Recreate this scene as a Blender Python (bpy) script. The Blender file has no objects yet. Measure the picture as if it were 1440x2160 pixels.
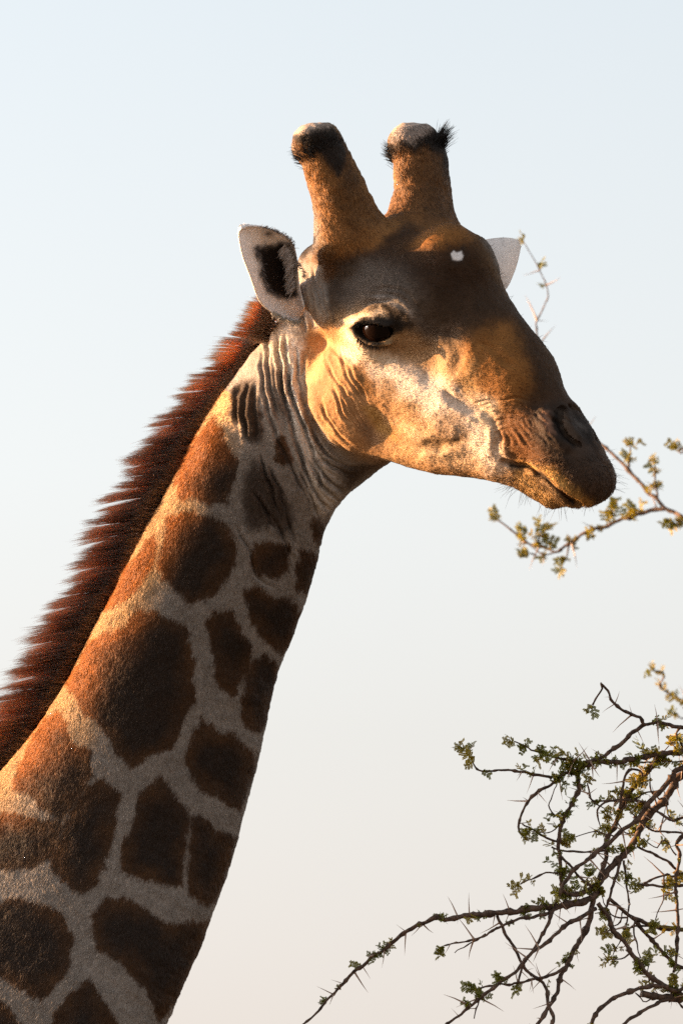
import bpy, bmesh, math, random
import numpy as np
from mathutils import Vector, Matrix

rng = np.random.default_rng(7)
random.seed(7)
R = math.radians
scene = bpy.context.scene
COL = scene.collection

# ------------------------------------------------------------------ camera, light, exposure
DIST, PITCH = 12.0, R(12.0)          # 200 mm lens, 12 m from the animal, looking up a little
CAM_H = 1.9
cam_data = bpy.data.cameras.new('camera')
cam = bpy.data.objects.new('camera', cam_data)
COL.objects.link(cam)
cam.location = (0, 0, CAM_H)
cam.rotation_euler = (R(90) + PITCH, 0, 0)
cam_data.sensor_fit = 'VERTICAL'
cam_data.sensor_height = 36.0
cam_data.lens = 36.0 * DIST / 2.16
cam_data.clip_start, cam_data.clip_end = 0.5, 20000
cam_data.dof.use_dof = True
cam_data.dof.focus_distance = DIST + 0.06
cam_data.dof.aperture_fstop = 5.0
scene.camera = cam

SUN_DIR = Vector((-0.97, 0.17, 0.155)).normalized()      # towards the sun: low, from the left, a little behind
SUN_EL = math.asin(SUN_DIR.z)
world = bpy.data.worlds.new('World'); scene.world = world
world.use_nodes = True
wn, wl = world.node_tree.nodes, world.node_tree.links
wn.clear()
w_out = wn.new('ShaderNodeOutputWorld'); w_bg = wn.new('ShaderNodeBackground')
w_sky = wn.new('ShaderNodeTexSky'); w_sky.sky_type = 'NISHITA'; w_sky.sun_disc = False
w_sky.sun_elevation = SUN_EL; w_sky.sun_rotation = math.atan2(SUN_DIR.x, SUN_DIR.y)
w_sky.air_density = 1.0; w_sky.dust_density = 3.0; w_sky.ozone_density = 1.0
w_hsv = wn.new('ShaderNodeHueSaturation'); w_hsv.inputs['Saturation'].default_value = 0.20
# thin evening dust: the sky turns from cool white to a pale rose towards the horizon, all the way round
w_tc = wn.new('ShaderNodeTexCoord'); w_sep = wn.new('ShaderNodeSeparateXYZ'); w_rmp = wn.new('ShaderNodeValToRGB')
w_mul = wn.new('ShaderNodeMix'); w_mul.data_type = 'RGBA'; w_mul.blend_type = 'MULTIPLY'; w_mul.inputs['Factor'].default_value = 1
er = w_rmp.color_ramp.elements
er[0].position = 0.0; er[0].color = (.80, .70, .64, 1)
er[1].position = 1.0; er[1].color = (.95, .98, 1.0, 1)
for p_, c_ in ((.115, (.92, .82, .775, 1)), (.17, (.98, .93, .89, 1)), (.215, (1.0, .99, .97, 1)), (.30, (.96, 1.0, 1.02, 1))):
    e_ = er.new(p_); e_.color = c_
wl.new(w_tc.outputs['Generated'], w_sep.inputs[0]); wl.new(w_sep.outputs['Z'], w_rmp.inputs['Fac'])
wl.new(w_sky.outputs[0], w_hsv.inputs['Color']); wl.new(w_hsv.outputs[0], w_mul.inputs['A']); wl.new(w_rmp.outputs[0], w_mul.inputs['B'])
wl.new(w_mul.outputs['Result'], w_bg.inputs['Color'])
w_bg.inputs['Strength'].default_value = 0.0748
wl.new(w_bg.outputs[0], w_out.inputs[0])

sun_data = bpy.data.lights.new('sun', 'SUN'); sun = bpy.data.objects.new('sun', sun_data); COL.objects.link(sun)
sun_data.energy = 4.1; sun_data.angle = R(0.55); sun_data.color = (1.0, 0.57, 0.26)
sun.rotation_euler = SUN_DIR.to_track_quat('Z', 'Y').to_euler()
sun.location = (-8, 4, 9)

scene.render.engine = 'CYCLES'
scene.view_settings.view_transform = 'Standard'; scene.view_settings.look = 'None'
scene.view_settings.gamma = 1.0; scene.view_settings.use_curve_mapping = False
scene.view_settings.exposure = 2.5
scene.cycles.use_denoising = False
scene.cycles.max_bounces = 6
scene.cycles.transparent_max_bounces = 8
scene.cycles_curves.shape = 'RIBBONS'
scene.render.film_transparent = False

# ------------------------------------------------------------------ frames of reference
# work frame: millimetres, x right, y up, z towards the camera, origin 12 m in front of the lens
RIGHT = np.array([1.0, 0, 0]); UPC = np.array([0, -math.sin(PITCH), math.cos(PITCH)]); FWD = np.array([0, math.cos(PITCH), math.sin(PITCH)])
CAMLOC = np.array([0, 0, CAM_H])
def to_world(P):
    P = np.asarray(P, dtype=np.float64) / 1000.0
    return CAMLOC + P[..., 0:1] * RIGHT + P[..., 1:2] * UPC + (DIST - P[..., 2:3]) * FWD
def dir_world(D):
    D = np.asarray(D, dtype=np.float64)
    return D[..., 0:1] * RIGHT + D[..., 1:2] * UPC - D[..., 2:3] * FWD
def pt(px, py, z):
    """photo pixel at a depth -> work frame"""
    s = 1.0 - z / (DIST * 1000.0)
    return np.array([(px - 720.0) * s, (1080.0 - py) * s, z])
def pts_px(px, py, z):
    s = 1.0 - z / (DIST * 1000.0)
    return np.stack([(px - 720.0) * s, (1080.0 - py) * s, z], 1)
def to_px(P):
    s = 1.0 - P[:, 2] / (DIST * 1000.0)
    return 720.0 + P[:, 0] / s, 1080.0 - P[:, 1] / s

# head axes: forward, lateral (near side), up
PSI, TH = R(38), R(32)
def cf(v):      # level camera axes (x, up, toward) -> pitched camera axes
    x, u, t = v
    return np.array([x, u * math.cos(PITCH) - t * math.sin(PITCH), t * math.cos(PITCH) + u * math.sin(PITCH)])
HF = cf((math.cos(TH) * math.cos(PSI), -math.sin(TH), math.cos(TH) * math.sin(PSI)))
HL = cf((-math.sin(PSI), 0, math.cos(PSI)))
HN = np.cross(HL, HF); HN = HN if HN[1] > 0 else -HN
HK = pt(945, 500, 0)
def hp(px, py, b):
    """point seen at photo pixel, b mm to the near side of the head's middle plane"""
    z = 0.0
    for _ in range(4):
        p = pt(px, py, z); d = p - HK
        z = (b - HL[0] * d[0] - HL[1] * d[1]) / HL[2]
    return pt(px, py, z)
def mirror(p):
    p = np.asarray(p, dtype=np.float64)
    return p - 2 * ((p - HK) @ HL)[..., None] * HL

def C(scale, ox, oy):
    return lambda pts: [(ox + x / scale, oy + y / scale) for x, y in pts]
Q1 = C(2.182, 480, 220); Q2 = C(2.057, 620, 600); Q3 = C(2.4, 300, 640); Q4 = C(2.057, 0, 1200)
Q5 = C(2.6667, 900, 1380); Q6 = C(3.2727, 1000, 880); Q7 = C(3.0, 620, 1840); Q8 = C(2.4, 0, 640)
QM = C(5.1429, 1040, 820); QE = C(6.0, 690, 620); QR = C(6.0, 480, 460); QJ = C(3.6, 600, 640)

# ------------------------------------------------------------------ noise
def _hash(ix, iy, iz, seed):
    h = (ix * 374761393 + iy * 668265263 + iz * 2147483647 + seed * 1274126177) & 0xffffffff
    h = ((h ^ (h >> 13)) * 1274126177) & 0xffffffff
    h = h ^ (h >> 16)
    return (h & 0xffff).astype(np.float32) / 65535.0
def vnoise(P, scale, seed=0):
    """smooth value noise in -1..1; scale = feature size in mm"""
    q = np.asarray(P, dtype=np.float64) / scale + 1000.0
    i = np.floor(q).astype(np.int64); f = (q - i).astype(np.float32); f = f * f * (3 - 2 * f)
    r = 0
    for dx in (0, 1):
        wx = f[:, 0] if dx else 1 - f[:, 0]
        for dy in (0, 1):
            wy = f[:, 1] if dy else 1 - f[:, 1]
            for dz in (0, 1):
                wz = f[:, 2] if dz else 1 - f[:, 2]
                r = r + wx * wy * wz * _hash(i[:, 0] + dx, i[:, 1] + dy, i[:, 2] + dz, seed)
    return r * 2 - 1

def catmull(pts, n):
    """resample a polyline as a smooth curve with n points"""
    P = np.asarray(pts, dtype=np.float64)
    if len(P) < 3:
        t = np.linspace(0, 1, n)[:, None]; return P[0] * (1 - t) + P[-1] * t
    X = np.vstack([2 * P[0] - P[1], P, 2 * P[-1] - P[-2]])
    seg = np.linalg.norm(np.diff(P[:, :2], axis=0), axis=1); cum = np.r_[0, np.cumsum(seg)]
    s = np.linspace(0, cum[-1] - 1e-6, n); k = np.clip(np.searchsorted(cum, s, side='right') - 1, 0, len(seg) - 1)
    t = ((s - cum[k]) / np.maximum(seg[k], 1e-9))[:, None]
    p0, p1, p2, p3 = X[k], X[k + 1], X[k + 2], X[k + 3]
    return 0.5 * (2 * p1 + (p2 - p0) * t + (2 * p0 - 5 * p1 + 4 * p2 - p3) * t ** 2 + (3 * p1 - p0 - 3 * p2 + p3) * t ** 3)

# ------------------------------------------------------------------ materials
def mat(name):
    m = bpy.data.materials.new(name); m.use_nodes = True
    nt = m.node_tree; b = nt.nodes['Principled BSDF']
    return m, nt, b
def n_(nt, t, **k):
    n = nt.nodes.new(t)
    for a, v in k.items(): setattr(n, a, v)
    return n

def mat_coat(name, rough=0.75):
    m, nt, b = mat(name)
    a = n_(nt, 'ShaderNodeAttribute', attribute_name='coat')
    tc = n_(nt, 'ShaderNodeNewGeometry')
    nz = n_(nt, 'ShaderNodeTexNoise'); nz.inputs['Scale'].default_value = 260; nz.inputs['Detail'].default_value = 3
    nt.links.new(tc.outputs['Position'], nz.inputs['Vector'])
    mp = n_(nt, 'ShaderNodeMapRange'); mp.inputs['To Min'].default_value = 0.78; mp.inputs['To Max'].default_value = 1.18
    nt.links.new(nz.outputs['Fac'], mp.inputs['Value'])
    mx = n_(nt, 'ShaderNodeMix', data_type='RGBA', blend_type='MULTIPLY'); mx.inputs['Factor'].default_value = 1
    nt.links.new(a.outputs['Color'], mx.inputs['A']); nt.links.new(mp.outputs['Result'], mx.inputs['B'])
    nt.links.new(mx.outputs['Result'], b.inputs['Base Color'])
    b.inputs['Roughness'].default_value = rough
    b.inputs['Specular IOR Level'].default_value = 0.12
    bp = n_(nt, 'ShaderNodeBump'); bp.inputs['Strength'].default_value = 0.5; bp.inputs['Distance'].default_value = 0.002
    nt.links.new(nz.outputs['Fac'], bp.inputs['Height']); nt.links.new(bp.outputs['Normal'], b.inputs['Normal'])
    return m
def mat_hair(name, rough=0.6, spec=0.2):
    """short hair: per-strand colour, shaded along the skin it lies on"""
    m, nt, b = mat(name)
    a = n_(nt, 'ShaderNodeAttribute', attribute_name='coat')
    nr = n_(nt, 'ShaderNodeAttribute', attribute_name='lie')
    nt.links.new(a.outputs['Color'], b.inputs['Base Color'])
    nt.links.new(nr.outputs['Vector'], b.inputs['Normal'])
    b.inputs['Roughness'].default_value = rough; b.inputs['Specular IOR Level'].default_value = spec
    return m
def mat_long_hair(name, rough=0.35):
    m = bpy.data.materials.new(name); m.use_nodes = True; nt = m.node_tree
    nt.nodes.clear()
    out = n_(nt, 'ShaderNodeOutputMaterial')
    a = n_(nt, 'ShaderNodeAttribute', attribute_name='coat')
    h = n_(nt, 'ShaderNodeBsdfHairPrincipled')
    h.model = 'CHIANG'; h.parametrization = 'COLOR'
    h.inputs['Roughness'].default_value = rough
    h.inputs['Radial Roughness'].default_value = 0.6
    h.inputs['Random Roughness'].default_value = 0.2
    nt.links.new(a.outputs['Color'], h.inputs['Color'])
    nt.links.new(h.outputs[0], out.inputs[0])
    return m
M_COAT = mat_coat('short_coat')
M_EAR = mat_coat('ear_skin')
_nt = M_EAR.node_tree; _b = _nt.nodes['Principled BSDF']; _tr = n_(_nt, 'ShaderNodeBsdfTranslucent'); _mx = n_(_nt, 'ShaderNodeMixShader'); _mx.inputs[0].default_value = .10
_at = [n for n in _nt.nodes if n.type == 'ATTRIBUTE'][0]
_nt.links.new(_at.outputs['Color'], _tr.inputs['Color']); _nt.links.new(_b.outputs[0], _mx.inputs[1]); _nt.links.new(_tr.outputs[0], _mx.inputs[2]); _nt.links.new(_mx.outputs[0], _nt.nodes['Material Output'].inputs[0])
M_HAIR = mat_hair('coat_hair')
M_MANE = mat_long_hair('mane_hair', 0.3)

# ------------------------------------------------------------------ signed distance modelling
def smin(a, b, k):
    h = np.clip(0.5 + 0.5 * (b - a) / k, 0, 1)
    return b + (a - b) * h - k * h * (1 - h)
def smax(a, b, k): return -smin(-a, -b, k)
def cone(P, a, b, ra, rb):
    ba = b - a; L2 = float(ba @ ba)
    t = np.clip(((P - a) @ ba) / L2, 0, 1)
    d = P - a - t[:, None] * ba
    return np.sqrt(np.einsum('ij,ij->i', d, d)) - (ra + (rb - ra) * t)
def unit(A): return A / np.maximum(np.linalg.norm(A, axis=-1, keepdims=True), 1e-9)
def chain(P, pts, rs):
    d = None
    for i in range(len(rs) - 1):
        e = cone(P, pts[i], pts[i + 1], rs[i], rs[i + 1])
        d = e if d is None else np.minimum(d, e)
    return d
def ell(P, c, r, ax=None):
    q = P - c
    if ax is not None: q = q @ ax.T
    q = q / np.asarray(r)
    k0 = np.sqrt(np.einsum('ij,ij->i', q, q)); q2 = q / np.asarray(r)
    k1 = np.sqrt(np.einsum('ij,ij->i', q2, q2)) + 1e-9
    return k0 * (k0 - 1) / k1
HAX = np.array([HF, HL, HN])

# neck stations: centre px, half width, in-plane tilt given by the direction back->throat
NECK = [  # cx, cy, halfwidth, dirx, diry(down), depth half, z, twist(deg; front edge away from the camera)
    (690, 760, 118, .72, .69, 100, -235, -24),
    (668, 858, 166, .78, .63, 106, -245, -20),
    (574, 972, 172, .90, .42, 112, -255, -10),
    (530, 1054, 172, .93, .36, 116, -262, -8),
    (477, 1187, 190, .93, .36, 124, -270, -8),
    (398, 1364, 203, .93, .36, 134, -275, -11),
    (333, 1546, 233, .93, .36, 146, -278, -16),
    (250, 1729, 282, .93, .36, 162, -280, -26),
    (140, 1923, 354, .93, .36, 180, -280, -36),
    (26, 2090, 412, .92, .39, 200, -280, -38),
    (-120, 2350, 400, .90, .43, 225, -285, -36),
    (-290, 2640, 440, .86, .50, 250, -290, -30),
]
_n = 60
_st = np.array(NECK, dtype=np.float64)
_sx = catmull(_st, _n)
NC = np.array([pt(r[0], r[1], r[6]) for r in _sx])
NW, NH = _sx[:, 2], _sx[:, 5]
_dx = np.stack([_sx[:, 3], -_sx[:, 4], np.zeros(_n)], 1); _dx /= np.linalg.norm(_dx, axis=1)[:, None]
_tw = np.radians(_sx[:, 7])
NU = _dx * np.cos(_tw)[:, None] + np.array([0, 0, -1.0]) * np.sin(_tw)[:, None]
NT = np.gradient(NC, axis=0); NT /= np.linalg.norm(NT, axis=1)[:, None]
NU -= (np.einsum('ij,ij->i', NU, NT))[:, None] * NT; NU /= np.linalg.norm(NU, axis=1)[:, None]
NV = np.cross(NT, NU); NV[NV[:, 2] < 0] *= -1
def neck_param(P):
    best = np.full(len(P), 1e18); idx = np.zeros(len(P)); 
    for i in range(_n - 1):
        a, b = NC[i], NC[i + 1]; ba = b - a
        t = np.clip(((P - a) @ ba) / (ba @ ba), 0, 1)
        d = P - a - t[:, None] * ba; d2 = np.einsum('ij,ij->i', d, d)
        m = d2 < best; best[m] = d2[m]; idx[m] = i + t[m]
    return idx
def lerp_t(A, idx):
    i = np.clip(idx.astype(int), 0, _n - 2); f = idx - i
    return A[i] * (1 - f)[:, None] + A[i + 1] * f[:, None] if A.ndim == 2 else A[i] * (1 - f) + A[i + 1] * f
def neck_sdf(P):
    idx = neck_param(P)
    c, u, v, w, h = lerp_t(NC, idx), lerp_t(NU, idx), lerp_t(NV, idx), lerp_t(NW, idx), lerp_t(NH, idx)
    d = P - c
    t = np.cross(u, v); ax = np.einsum('ij,ij->i', d, t)
    x, y = np.einsum('ij,ij->i', d, u), np.einsum('ij,ij->i', d, v)
    # throat side a little narrower than the nape side
    hh = h * (1 - 0.18 * np.clip(x / w, -1, 1))
    q = np.sqrt((x / w) ** 2 + (y / hh) ** 2) + 1e-9
    g = np.sqrt((x / w ** 2) ** 2 + (y / hh ** 2) ** 2) + 1e-9
    r = q * (q - 1) / g
    out = np.maximum(np.abs(ax) - 2, 0)
    end = ((idx <= 1e-6) | (idx >= _n - 1 - 1e-6))
    return np.where(end & (out > 0), np.sqrt(np.maximum(r, 0) ** 2 + out ** 2) + np.minimum(r, 0), r)

def both(f):
    return lambda P: np.minimum(f(P), f(mirror(P)))
def H(*a): return [hp(*p) for p in a]

def head_prims():
    L = []
    def add(f, k): L.append((f, k))
    def ch(pts, rs, k, mir=True):
        p = H(*pts); f = lambda P, p=p, rs=rs: chain(P, p, rs)
        add(both(f) if mir else f, k)
    # skull
    ch([(866, 614, 0), (760, 628, 0)], [147, 110], 30, False)
    ch([(868, 620, 40), (800, 650, 60)], [120, 100], 40)
    ch([(944, 543, 20), (975, 556, 0)], [74, 68], 18, False)                    # median knob
    # nose bridge down to the lip
    ch([(945, 652, 0), (1066, 766, 0), (1128, 856, 0), (1176, 934, 0)], [121, 82, 70, 64], 60, False)
    ch([(1176, 934, 0), (1218, 1006, 0)], [64, 64], 30, False)
    ch([(1150, 908, 26), (1206, 978, 24), (1234, 1014, 12)], [46, 42, 44], 30)      # side of the upper lip
    # maxilla and cheek
    ch([(800, 790, 62), (960, 850, 42), (1080, 915, 22)], [96, 82, 62], 60)
    ch([(1010, 765, 40), (1075, 800, 30)], [66, 54], 55)                        # swelling beside the nose
    # jaw
    ch([(732, 822, 82), (752, 868, 74)], [85, 71], 60)
    ch([(752, 868, 76), (812, 912, 55), (930, 938, 38), (1040, 960, 22)], [71, 58, 64, 50], 60)
    ch([(1040, 960, 15), (1105, 992, 8), (1166, 1031, 0)], [44, 39, 39], 30)
    # orbit
    ch([(790, 690, 112), (812, 678, 112)], [58, 54], 40)
    ch([(735, 672, 112), (765, 655, 118), (805, 655, 122), (845, 672, 116)], [16, 18, 20, 16], 26)   # brow ridge
    # ear bases
    ch([(705, 640, 108), (672, 622, 118)], [60, 40], 40)
    poll = [pt(738, 525, -60), pt(716, 552, -85), pt(676, 562, -125)]
    add(lambda P: chain(P, poll, [62, 50, 50]), 34)
    nape = [pt(655, 715, -245), pt(602, 800, -250), pt(560, 880, -255)]
    add(lambda P: chain(P, nape, [80, 92, 102]), 30)
    return L
HEAD = head_prims()

def horn_pts(near):
    if near: return [pt(742, 502, -45), pt(716, 405, -32), pt(682, 325, -28), pt(667, 302, -28), pt(668, 256, -28), unit(np.array([-.10, .99, .12]))], [74, 59, 50, 52]
    return [pt(886, 475, -150), pt(891, 408, -165), pt(885, 335, -175), pt(873, 308, -178), pt(872, 254, -178), unit(np.array([.05, .99, .15]))], [80, 60, 55, 56]
OSS = [horn_pts(True), horn_pts(False)]

MOUTH_RAW = [(915, 770), (960, 782), (1000, 788), (1045, 803), (1095, 838), (1145, 885), (1190, 928), (1222, 950)]
MOUTH = Q2(MOUTH_RAW)
NOSTR = QM([(720, 235), (690, 300), (685, 400), (720, 490), (800, 560), (880, 620)])
EYE_C = (784, 700)
def eye_center(): return hp(784, 699, 128)

def smooth_chain_px(pts, b, n=10):
    return [hp(p[0], p[1], bb) for p, bb in zip(catmull(pts, n), np.interp(np.linspace(0, 1, n), np.linspace(0, 1, len(b)), b))]

def full_sdf(P):
    d = neck_sdf(P)
    # upper throat filling under the jaw
    th = H((800, 920, 0), (722, 980, 0)); d = smin(d, cone(P, th[0], th[1], 56, 56), 34)
    h = np.full(len(P), 400.0); S = P[::53]
    for f, k in HEAD:
        if f(S).min() > 170: continue
        h = smin(h, f(P), k)
    for pts, rs in OSS:
        if chain(S, pts, rs).min() > 170: continue
        e = chain(P, pts, rs)
        e = smax(e, (P - pts[4]) @ pts[5], 22)
        h = smin(h, e, 52)
    d = smin(d, h, 22)
    # eye opening
    e = EYE
    ax = np.array([e['t'], e['u'], e['n']])
    for mir in (False, True):
        Pm = mirror(P) if mir else P
        if np.linalg.norm(Pm[::53] - e['o'], axis=1).min() > 170: continue
        q = (Pm - e['o']) @ ax.T
        hole = np.sqrt((q[:, 0] / 45) ** 2 + (q[:, 1] / 22) ** 2 + (q[:, 2] / 34) ** 2)
        hole = (hole - 1) * 21
        d = smax(d, -hole, 6)
        # lids
        lid = ell(Pm, e['o'] + e['n'] * -4 + e['u'] * 18, (48, 13, 24), ax)
        d = np.where(lid < 20, smin(d, np.maximum(lid, -hole + 2), 6), d)
        lid = ell(Pm, e['o'] + e['n'] * -8 - e['u'] * 24, (42, 8, 18), ax)
        d = np.where(lid < 20, smin(d, np.maximum(lid, -hole + 2), 6), d)
    # nostril and mouth
    for mir in (False, True):
        Pm = mirror(P) if mir else P
        if np.linalg.norm(Pm[::53] - NOS_IN[4], axis=1).min() > 300: continue
        
        if not mir: d = smin(d, chain(Pm, NOS_RIM, [11] * len(NOS_RIM)), 12); d = smin(d, chain(Pm, NOS_RIM2, [9] * len(NOS_RIM2)), 14)
        g = np.minimum(chain(Pm, NOS_IN, list(np.linspace(8, 5, len(NOS_IN)))), chain(Pm, [p - HL * 13 for p in NOS_IN], list(np.linspace(10, 6, len(NOS_IN))))); d = smax(d, -g, 2)
        if not mir:
            for q in MOUTH_IN[-3:]: d = smax(d, -cone(P, q, mirror(q), 9, 9), 6)
            d = smax(d, -cone(P, NOTCH, mirror(NOTCH), 12, 12), 5)
        g = chain(Pm, MOUTH_IN, list(np.linspace(8, 13, len(MOUTH_IN)))); d = smax(d, -g, 5)
    return d

EYE = {}
_eo = hp(784, 700, 150)
_en = HL * 0.93 + HF * 0.12 + HN * -0.05; _en /= np.linalg.norm(_en)
_et = np.array([0.985, 0.06, 0]) - _en * (np.array([0.985, 0.06, 0]) @ _en); _et /= np.linalg.norm(_et)
EYE.update(o=_eo, n=_en, t=_et, u=np.cross(_en, _et))
NOS_IN, NOS_RIM, NOS_RIM2, MOUTH_IN = [[np.zeros(3)] * 2 for _ in range(4)]

def first_hit(px, py, zs=260, ze=-420, f=None):
    """depth of the skin under photo pixels, by marching the distance field"""
    px, py = np.atleast_1d(px).astype(float), np.atleast_1d(py).astype(float)
    z = np.full(len(px), float(zs))
    for _ in range(60):
        s = 1 - z / (DIST * 1000)
        P = np.stack([(px - 720) * s, (1080 - py) * s, z], 1)
        d = f(P); z = z - np.maximum(d, 0) * 0.85
        z = np.maximum(z, ze)
    return z
def plain_head(P):
    h = np.full(len(P), 400.0)
    for f, k in HEAD: h = smin(h, f(P), k)
    return h
def on_head(pts, lift, n):
    c = catmull(pts, n); z = first_hit(c[:, 0], c[:, 1], f=plain_head)
    return [pt(x, y, zz + lift) for (x, y), zz in zip(c, z)]
NOS_IN = on_head(NOSTR, 0, 9)
NOS_RIM = on_head(QM([(560, 260), (560, 360), (610, 470), (700, 560), (800, 620)]), -4, 8)
MOUTH_IN = on_head(MOUTH, -2, 10)
NOS_RIM2 = on_head(QM([(760, 250), (780, 330), (830, 420), (900, 520)]), -2, 7)
NOTCH = hp(1212, 1068, 40)
# eye sits in the skull where the orbit surface is
_z = first_hit([784], [700], f=plain_head)[0]
EYE['o'] = pt(784, 700, _z) - EYE['n'] * 3

def surface_nets(f, lo, hi, h, block=8):
    """sparse evaluation of a distance field, then a quad surface"""
    lo = np.asarray(lo, float); n = np.ceil((np.asarray(hi) - lo) / h).astype(int)
    nb = np.ceil(n / block).astype(int); n = nb * block
    D = np.full(tuple(n + 1), 1e3, dtype=np.float32)
    bi = np.stack(np.meshgrid(*[np.arange(k) for k in nb], indexing='ij'), -1).reshape(-1, 3)
    cen = lo + (bi + 0.5) * block * h
    dc = np.concatenate([f(cen[i:i + 20000]) for i in range(0, len(cen), 20000)])
    rad = block * h * 0.5 * 1.7321 * 1.35 + 8
    # signs away from the surface
    for (i, j, k), v in zip(bi[dc < -rad], dc[dc < -rad]):
        D[i * block:(i + 1) * block + 1, j * block:(j + 1) * block + 1, k * block:(k + 1) * block + 1] = -1e3
    act = bi[np.abs(dc) <= rad]
    g = np.stack(np.meshgrid(*[np.arange(block + 1)] * 3, indexing='ij'), -1).reshape(-1, 3)
    step = 60
    act = act[np.lexsort((act[:, 2], act[:, 1] // 4, act[:, 0] // 4))]
    for s in range(0, len(act), step):
        a = act[s:s + step]
        idx = (a[:, None, :] * block + g[None]).reshape(-1, 3)
        v = f(lo + idx * h)
        D[idx[:, 0], idx[:, 1], idx[:, 2]] = v
    S = D < 0
    corners = [(a, b, c) for a in (0, 1) for b in (0, 1) for c in (0, 1)]
    sl = lambda A, o: A[o[0]:A.shape[0] - 1 + o[0], o[1]:A.shape[1] - 1 + o[1], o[2]:A.shape[2] - 1 + o[2]]
    cnt = np.zeros(tuple(n), dtype=np.int8)
    for o in corners: cnt += sl(S, o)
    cells = np.argwhere((cnt > 0) & (cnt < 8)); del cnt
    vid = np.full(tuple(n), -1, dtype=np.int32); vid[cells[:, 0], cells[:, 1], cells[:, 2]] = np.arange(len(cells))
    acc = np.zeros((len(cells), 3)); num = np.zeros(len(cells))
    for o in corners:
        for ax in range(3):
            if o[ax]: continue
            p = list(o); p[ax] = 1
            a = D[cells[:, 0] + o[0], cells[:, 1] + o[1], cells[:, 2] + o[2]].astype(float)
            b = D[cells[:, 0] + p[0], cells[:, 1] + p[1], cells[:, 2] + p[2]].astype(float)
            m = (a < 0) != (b < 0); t = np.where(m, a / np.where(m, a - b, 1), 0)
            v = np.tile(np.array(o, float), (len(cells), 1)); v[:, ax] = t
            acc[m] += v[m]; num[m] += 1
    V = lo + (cells + acc / num[:, None]) * h
    F = []
    for ax in range(3):
        o1, o2 = (ax + 1) % 3, (ax + 2) % 3
        A = np.moveaxis(S, ax, 0)
        e = np.argwhere(np.moveaxis(A[:-1] != A[1:], 0, ax))
        e = e[(e[:, o1] > 0) & (e[:, o2] > 0) & (e[:, o1] < n[o1]) & (e[:, o2] < n[o2])]
        q = []
        for d1, d2 in ((1, 1), (0, 1), (0, 0), (1, 0)):
            c = e.copy(); c[:, o1] -= d1; c[:, o2] -= d2
            q.append(vid[c[:, 0], c[:, 1], c[:, 2]])
        q = np.stack(q, 1); flip = ~S[e[:, 0], e[:, 1], e[:, 2]]
        q[flip] = q[flip][:, ::-1]; F.append(q)
    F = np.concatenate(F); F = F[(F >= 0).all(1)]
    return V, F
def vert_normals(V, F):
    n = np.cross(V[F[:, 2]] - V[F[:, 0]], V[F[:, 3]] - V[F[:, 1]])
    N = np.zeros_like(V)
    for k in range(4):
        for a in range(3): N[:, a] += np.bincount(F[:, k], n[:, a], len(V))
    return N / np.maximum(np.linalg.norm(N, axis=1), 1e-12)[:, None]
def smooth(V, F, it, lam=0.5):
    E = np.concatenate([F[:, [0, 1]], F[:, [1, 2]], F[:, [2, 3]], F[:, [3, 0]]])
    deg = np.maximum(np.bincount(E[:, 0], minlength=len(V)), 1)
    for _ in range(it):
        A = np.stack([np.bincount(E[:, 0], V[E[:, 1], a], len(V)) for a in range(3)], 1) / deg[:, None]
        V = V + (A - V) * lam
    return V
#%%PART2
# ------------------------------------------------------------------ skin folds
def dist_poly(px, py, pts):
    """distance to a polyline and position 0..1 along it"""
    P = np.asarray(pts, float); best = np.full(len(px), 1e9); tt = np.zeros(len(px))
    n = len(P) - 1
    for i in range(n):
        a, b = P[i], P[i + 1]; d = b - a; L = d @ d + 1e-9
        t = np.clip(((px - a[0]) * d[0] + (py - a[1]) * d[1]) / L, 0, 1)
        e = np.hypot(px - a[0] - t * d[0], py - a[1] - t * d[1])
        m = e < best; best[m] = e[m]; tt[m] = (i + t[m]) / n
    return best, tt
FOLDS = []   # (points, half width px, depth mm)
def folds(conv, w, d, *lines):
    for l in lines: FOLDS.append((catmull(conv(l), 14), w, d))
folds(Q3, 3.8, 7.5,
      [(645, 100), (630, 220), (640, 380), (665, 500), (690, 600)], [(680, 120), (690, 300), (715, 450), (745, 580), (790, 720), (850, 900)],
      [(722, 150), (730, 320), (770, 520), (830, 650), (880, 800), (905, 920)], [(778, 220), (792, 400), (830, 560), (880, 680), (960, 800), (1050, 870)],
      [(605, 210), (612, 400), (640, 560), (700, 720), (740, 860)], [(535, 390), (515, 480), (520, 640), (545, 720)], [(572, 400), (560, 540), (590, 700)],
      [(500, 400), (470, 500), (478, 620)], [(750, 300), (752, 420), (790, 540), (840, 700)], [(700, 230), (705, 360), (728, 480)])
folds(Q3, 3.6, 7.0,
      [(850, 640), (930, 760), (1020, 815), (1130, 835)], [(870, 720), (940, 810), (1010, 850), (1090, 880)], [(770, 700), (850, 900), (950, 1070)],
      [(800, 850), (845, 960), (900, 1090)], [(700, 700), (760, 850), (830, 980), (855, 1060)], [(880, 800), (930, 880), (1030, 960)],
      [(850, 790), (900, 900), (1000, 1000)], [(640, 820), (700, 960), (740, 1100), (760, 1200)], [(590, 760), (640, 900), (690, 1060)],
      [(560, 940), (620, 1040), (680, 1150)], [(470, 1110), (540, 1250), (590, 1380), (680, 1440)], [(640, 1040), (690, 1130), (730, 1230), (780, 1300)],
      [(900, 780), (1000, 850), (1060, 900)])
folds(Q3, 6.0, 8.0,
      [(815, 260), (812, 380), (838, 520), (880, 640), (960, 740), (1060, 790)])                     # behind the jaw
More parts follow.
